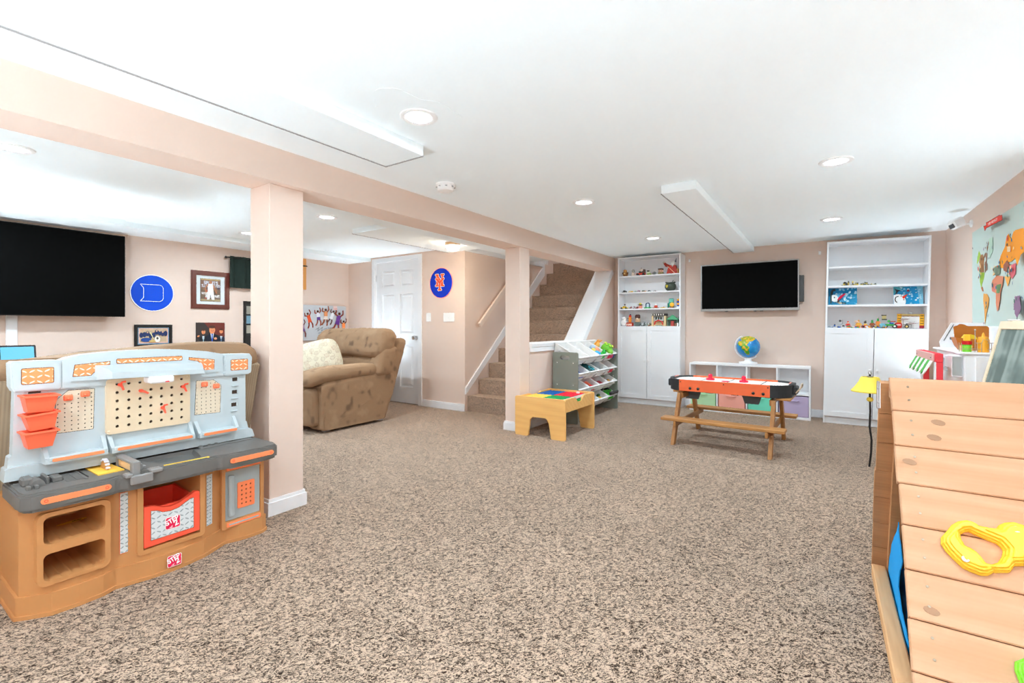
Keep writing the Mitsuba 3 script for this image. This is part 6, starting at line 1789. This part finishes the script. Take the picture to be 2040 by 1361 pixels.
# ================================================================== right wall
wm = thing('world_map', 'large pale green illustrated world map with coloured continents and a red banner', 'wall map')
MW, MZ0, MZ1 = 1.50, 1.0, 1.846
put('panel', bx(XR - .0122, XR - .0008, 5.388 - MW, 5.388, MZ0, MZ1, .002), mat('map_sea', '#c0cfc8', .8, .2), wm)
MAP = {'green': [(0.203, 1.663), (0.251, 1.63), (0.203, 1.59), (0.142, 1.566), (0.162, 1.618)], 'brown': [(0.251, 1.622), (0.309, 1.623), (0.348, 1.588), (0.34, 1.522), (0.348, 1.484), (0.243, 1.49), (0.216, 1.573)], 'lime': [(0.235, 1.487), (0.36, 1.475), (0.348, 1.439), (0.296, 1.398), (0.27, 1.366), (0.235, 1.418)], 'tail': [(0.27, 1.366), (0.309, 1.367), (0.335, 1.332), (0.304, 1.338)], 'islands': [(0.348, 1.618), (0.46, 1.719), (0.503, 1.723), (0.435, 1.65), (0.373, 1.592)], 'isl2': [(0.381, 1.584), (0.43, 1.607), (0.435, 1.504), (0.386, 1.487)], 'sam': [(0.348, 1.313), (0.435, 1.304), (0.488, 1.269), (0.474, 1.219), (0.423, 1.162), (0.381, 1.082), (0.371, 1.178), (0.335, 1.269)], 'green2': [(0.488, 1.715), (0.577, 1.715), (0.582, 1.616), (0.496, 1.57)], 'orange': [(0.731, 1.514), (0.784, 1.562), (0.864, 1.604), (0.884, 1.653), (0.929, 1.681), (0.961, 1.654), (0.989, 1.636), (1.035, 1.679), (1.097, 1.675), (1.16, 1.67), (1.16, 1.586), (1.114, 1.574), (1.097, 1.521), (1.053, 1.502), (0.989, 1.491), (0.894, 1.495), (0.814, 1.465), (0.752, 1.478)], 'eur': [(0.622, 1.492), (0.763, 1.49), (0.752, 1.431), (0.667, 1.425), (0.611, 1.444)], 'pink': [(0.952, 1.463), (1.079, 1.468), (1.07, 1.401), (1.007, 1.375), (0.952, 1.412)], 'redbrown': [(0.835, 1.482), (0.913, 1.506), (0.952, 1.47), (0.894, 1.43), (0.835, 1.449)], 'india': [(0.864, 1.4), (0.98, 1.39), (0.923, 1.331)], 'afr1': [(0.589, 1.397), (0.689, 1.423), (0.835, 1.403), (0.814, 1.345), (0.773, 1.301), (0.763, 1.255), (0.727, 1.182), (0.699, 1.169), (0.671, 1.218), (0.667, 1.301), (0.577, 1.32), (0.566, 1.371)], 'afr2': [(0.6, 1.368), (0.689, 1.368), (0.689, 1.341), (0.622, 1.314), (0.573, 1.328)], 'aus': [(1.053, 1.209), (1.097, 1.251), (1.16, 1.253), (1.16, 1.138), (1.097, 1.183), (1.053, 1.166)], 'afr3': [(0.689, 1.355), (0.794, 1.353), (0.752, 1.296), (0.689, 1.3)], 'box1': [(0.923, 1.595), (0.989, 1.589), (0.989, 1.557), (0.923, 1.563)]}
BANNER = [(0.512, 1.811), (0.577, 1.806), (0.573, 1.825), (0.894, 1.82), (0.904, 1.812), (0.942, 1.811), (0.948, 1.777), (0.884, 1.78), (0.582, 1.788), (0.543, 1.774)]
CM = {'green': '#9fbf4a', 'brown': '#a3754a', 'lime': '#9cc04a', 'tail': '#b9704a', 'islands': '#8a6a52', 'isl2': '#8f6a58', 'sam': '#e0a050', 'green2': '#b4d0bc', 'orange': '#f59a23', 'eur': '#7f8f7a', 'pink': '#e0707a', 'redbrown': '#a0604a', 'india': '#efae5a',
      'afr1': '#d98a6a', 'afr2': '#cf7a6a', 'aus': '#8f6f8c', 'afr3': '#6f8f62', 'box1': '#f3cfa0'}
S = []
rr = random.Random(7)
for kq, pts in MAP.items():
    P_ = Polygon(pts).buffer(.004).buffer(-.002)
    if kq in ('islands', 'isl2'):
        n0 = P_.bounds
        P_ = unary_union([ell(rr.uniform(n0[0], n0[2]), rr.uniform(n0[1], n0[3]), .010, .018, rr.uniform(-60, 20), 4) for _ in range(16)]).intersection(P_.buffer(.01))
    S.append((P_, CM[kq]))
for i in range(60):
    kq = rr.choice(['orange', 'afr1', 'pink', 'brown', 'eur', 'sam', 'aus', 'lime'])
    P_ = Polygon(MAP[kq])
    a0, b0, a1, b1 = P_.bounds
    q = ell(rr.uniform(a0, a1), rr.uniform(b0, b1), rr.uniform(.008, .02), rr.uniform(.006, .014), rr.uniform(0, 180), 4).intersection(P_)
    S.append((q, rr.choice(['#6a4a2a', '#3f6a5a', '#e9d6a8', '#c9503a', '#4a6a8a', '#f0c890'])))
# eastern part of the map beyond the frame
S += [(Polygon([(1.158, 1.67), (1.30, 1.66), (1.42, 1.60), (1.36, 1.52), (1.26, 1.50), (1.20, 1.44), (1.158, 1.50)]), '#f59a23'), (Polygon([(1.158, 1.253), (1.24, 1.24), (1.27, 1.17), (1.20, 1.11), (1.158, 1.138)]), '#8f6f8c')]
for i in range(22):
    S.append((ell(rr.uniform(.05, 1.45), rr.uniform(1.02, 1.76), .006, .012, rr.uniform(0, 180), 3), rr.choice(['#5a5a5a', '#4a6a5a', '#8a6a8a', '#7a8a9a'])))
Bp = Polygon(BANNER)
S += [(Bp.buffer(.003), '#6a1f18'), (Bp, '#e23a28'), (affinity.translate(words('THE WORLD', .018, 0, 0, True, .22), .62, 1.796), '#fbd9cf')]
flat([(q, c_) for q, c_ in S], (XR - .0125, 5.388, 0), (0, -1, 0), (0, 0, 1)).put('print', 'mat_print', wm)
sc = thing('security_camera', 'small white security camera high on the right wall near the corner', 'camera')
put('wall_plate', [frame(lathe([(0, .014), (.02, .014), (.03, .006), (.032, 0), (0, 0)][::-1], 24), (XR, 5.46, 1.93), (0, 1, 0), (0, 0, -1))] if False else [tmv(lathe([(0, 0), (.034, 0), (.032, .008), (.018, .016), (0, .016)], 24), mtx(XR, 5.46, 1.935, ry=-90))], WPLASTIC, sc)
put('arm', [tube([(XR - .01, 5.46, 1.935), (XR - .045, 5.455, 1.938), (XR - .06, 5.45, 1.945)], .008)], WPLASTIC, sc)
SM = mtx(.955, 5.44, 1.945, rz=8, ry=-24)
hd_ = put('housing', tmv(bx(-.045, .04, -.055, .055, -.042, .042, .014), SM), WPLASTIC, sc)
put('front_glass', tmv(bx(-.047, -.040, -.045, .045, -.026, .010, .002), SM), mat('cam_dark', '#2c2d30', .2, .5), hd_)

# ceiling pieces
sd_ = thing('smoke_detector', 'round white smoke detector on the ceiling beside the beam', 'smoke detector')
put('base', lathe([(0, 0), (.068, 0), (.068, -.012), (.060, -.014), (0, -.014)], 32, -2.185, 2.43, ZC), WPLASTIC, sd_)
put('body', lathe([(.058, -.012), (.060, -.040), (.052, -.050), (0, -.052)], 32, -2.185, 2.43, ZC), WPLASTIC, sd_)
puts('vent', [bx(-2.185 + .0595 * math.cos(t) - .006, -2.185 + .0595 * math.cos(t) + .006, 2.43 + .0595 * math.sin(t) - .006, 2.43 + .0595 * math.sin(t) + .006, ZC - .026, ZC - .023) for t in np.linspace(0, 2 * PI, 9)[:-1]], mat('vent_grey', '#8b8b8b', .6), sd_)


def ragged(x, y, a_, seed):
    t_ = np.linspace(0, 2 * PI, 60, endpoint=False)
    n0 = meshkit.fbm(np.stack([np.cos(t_) * 2 + seed, np.sin(t_) * 2, t_ * 0], 1), 3, seed)
    r_ = a_ * (.75 + .6 * n0)
    return Polygon([(x + q * math.cos(u) * .9, y + q * math.sin(u) * 1.25) for q, u in zip(r_, t_)])


pt_ = ragged(-1.585, 1.575, .19, 3).difference(Point(-1.585, 1.575).buffer(.085))
put('plaster_patch', ext(pt_, .0012, ZC - .0012), CEIL, 'ceiling')
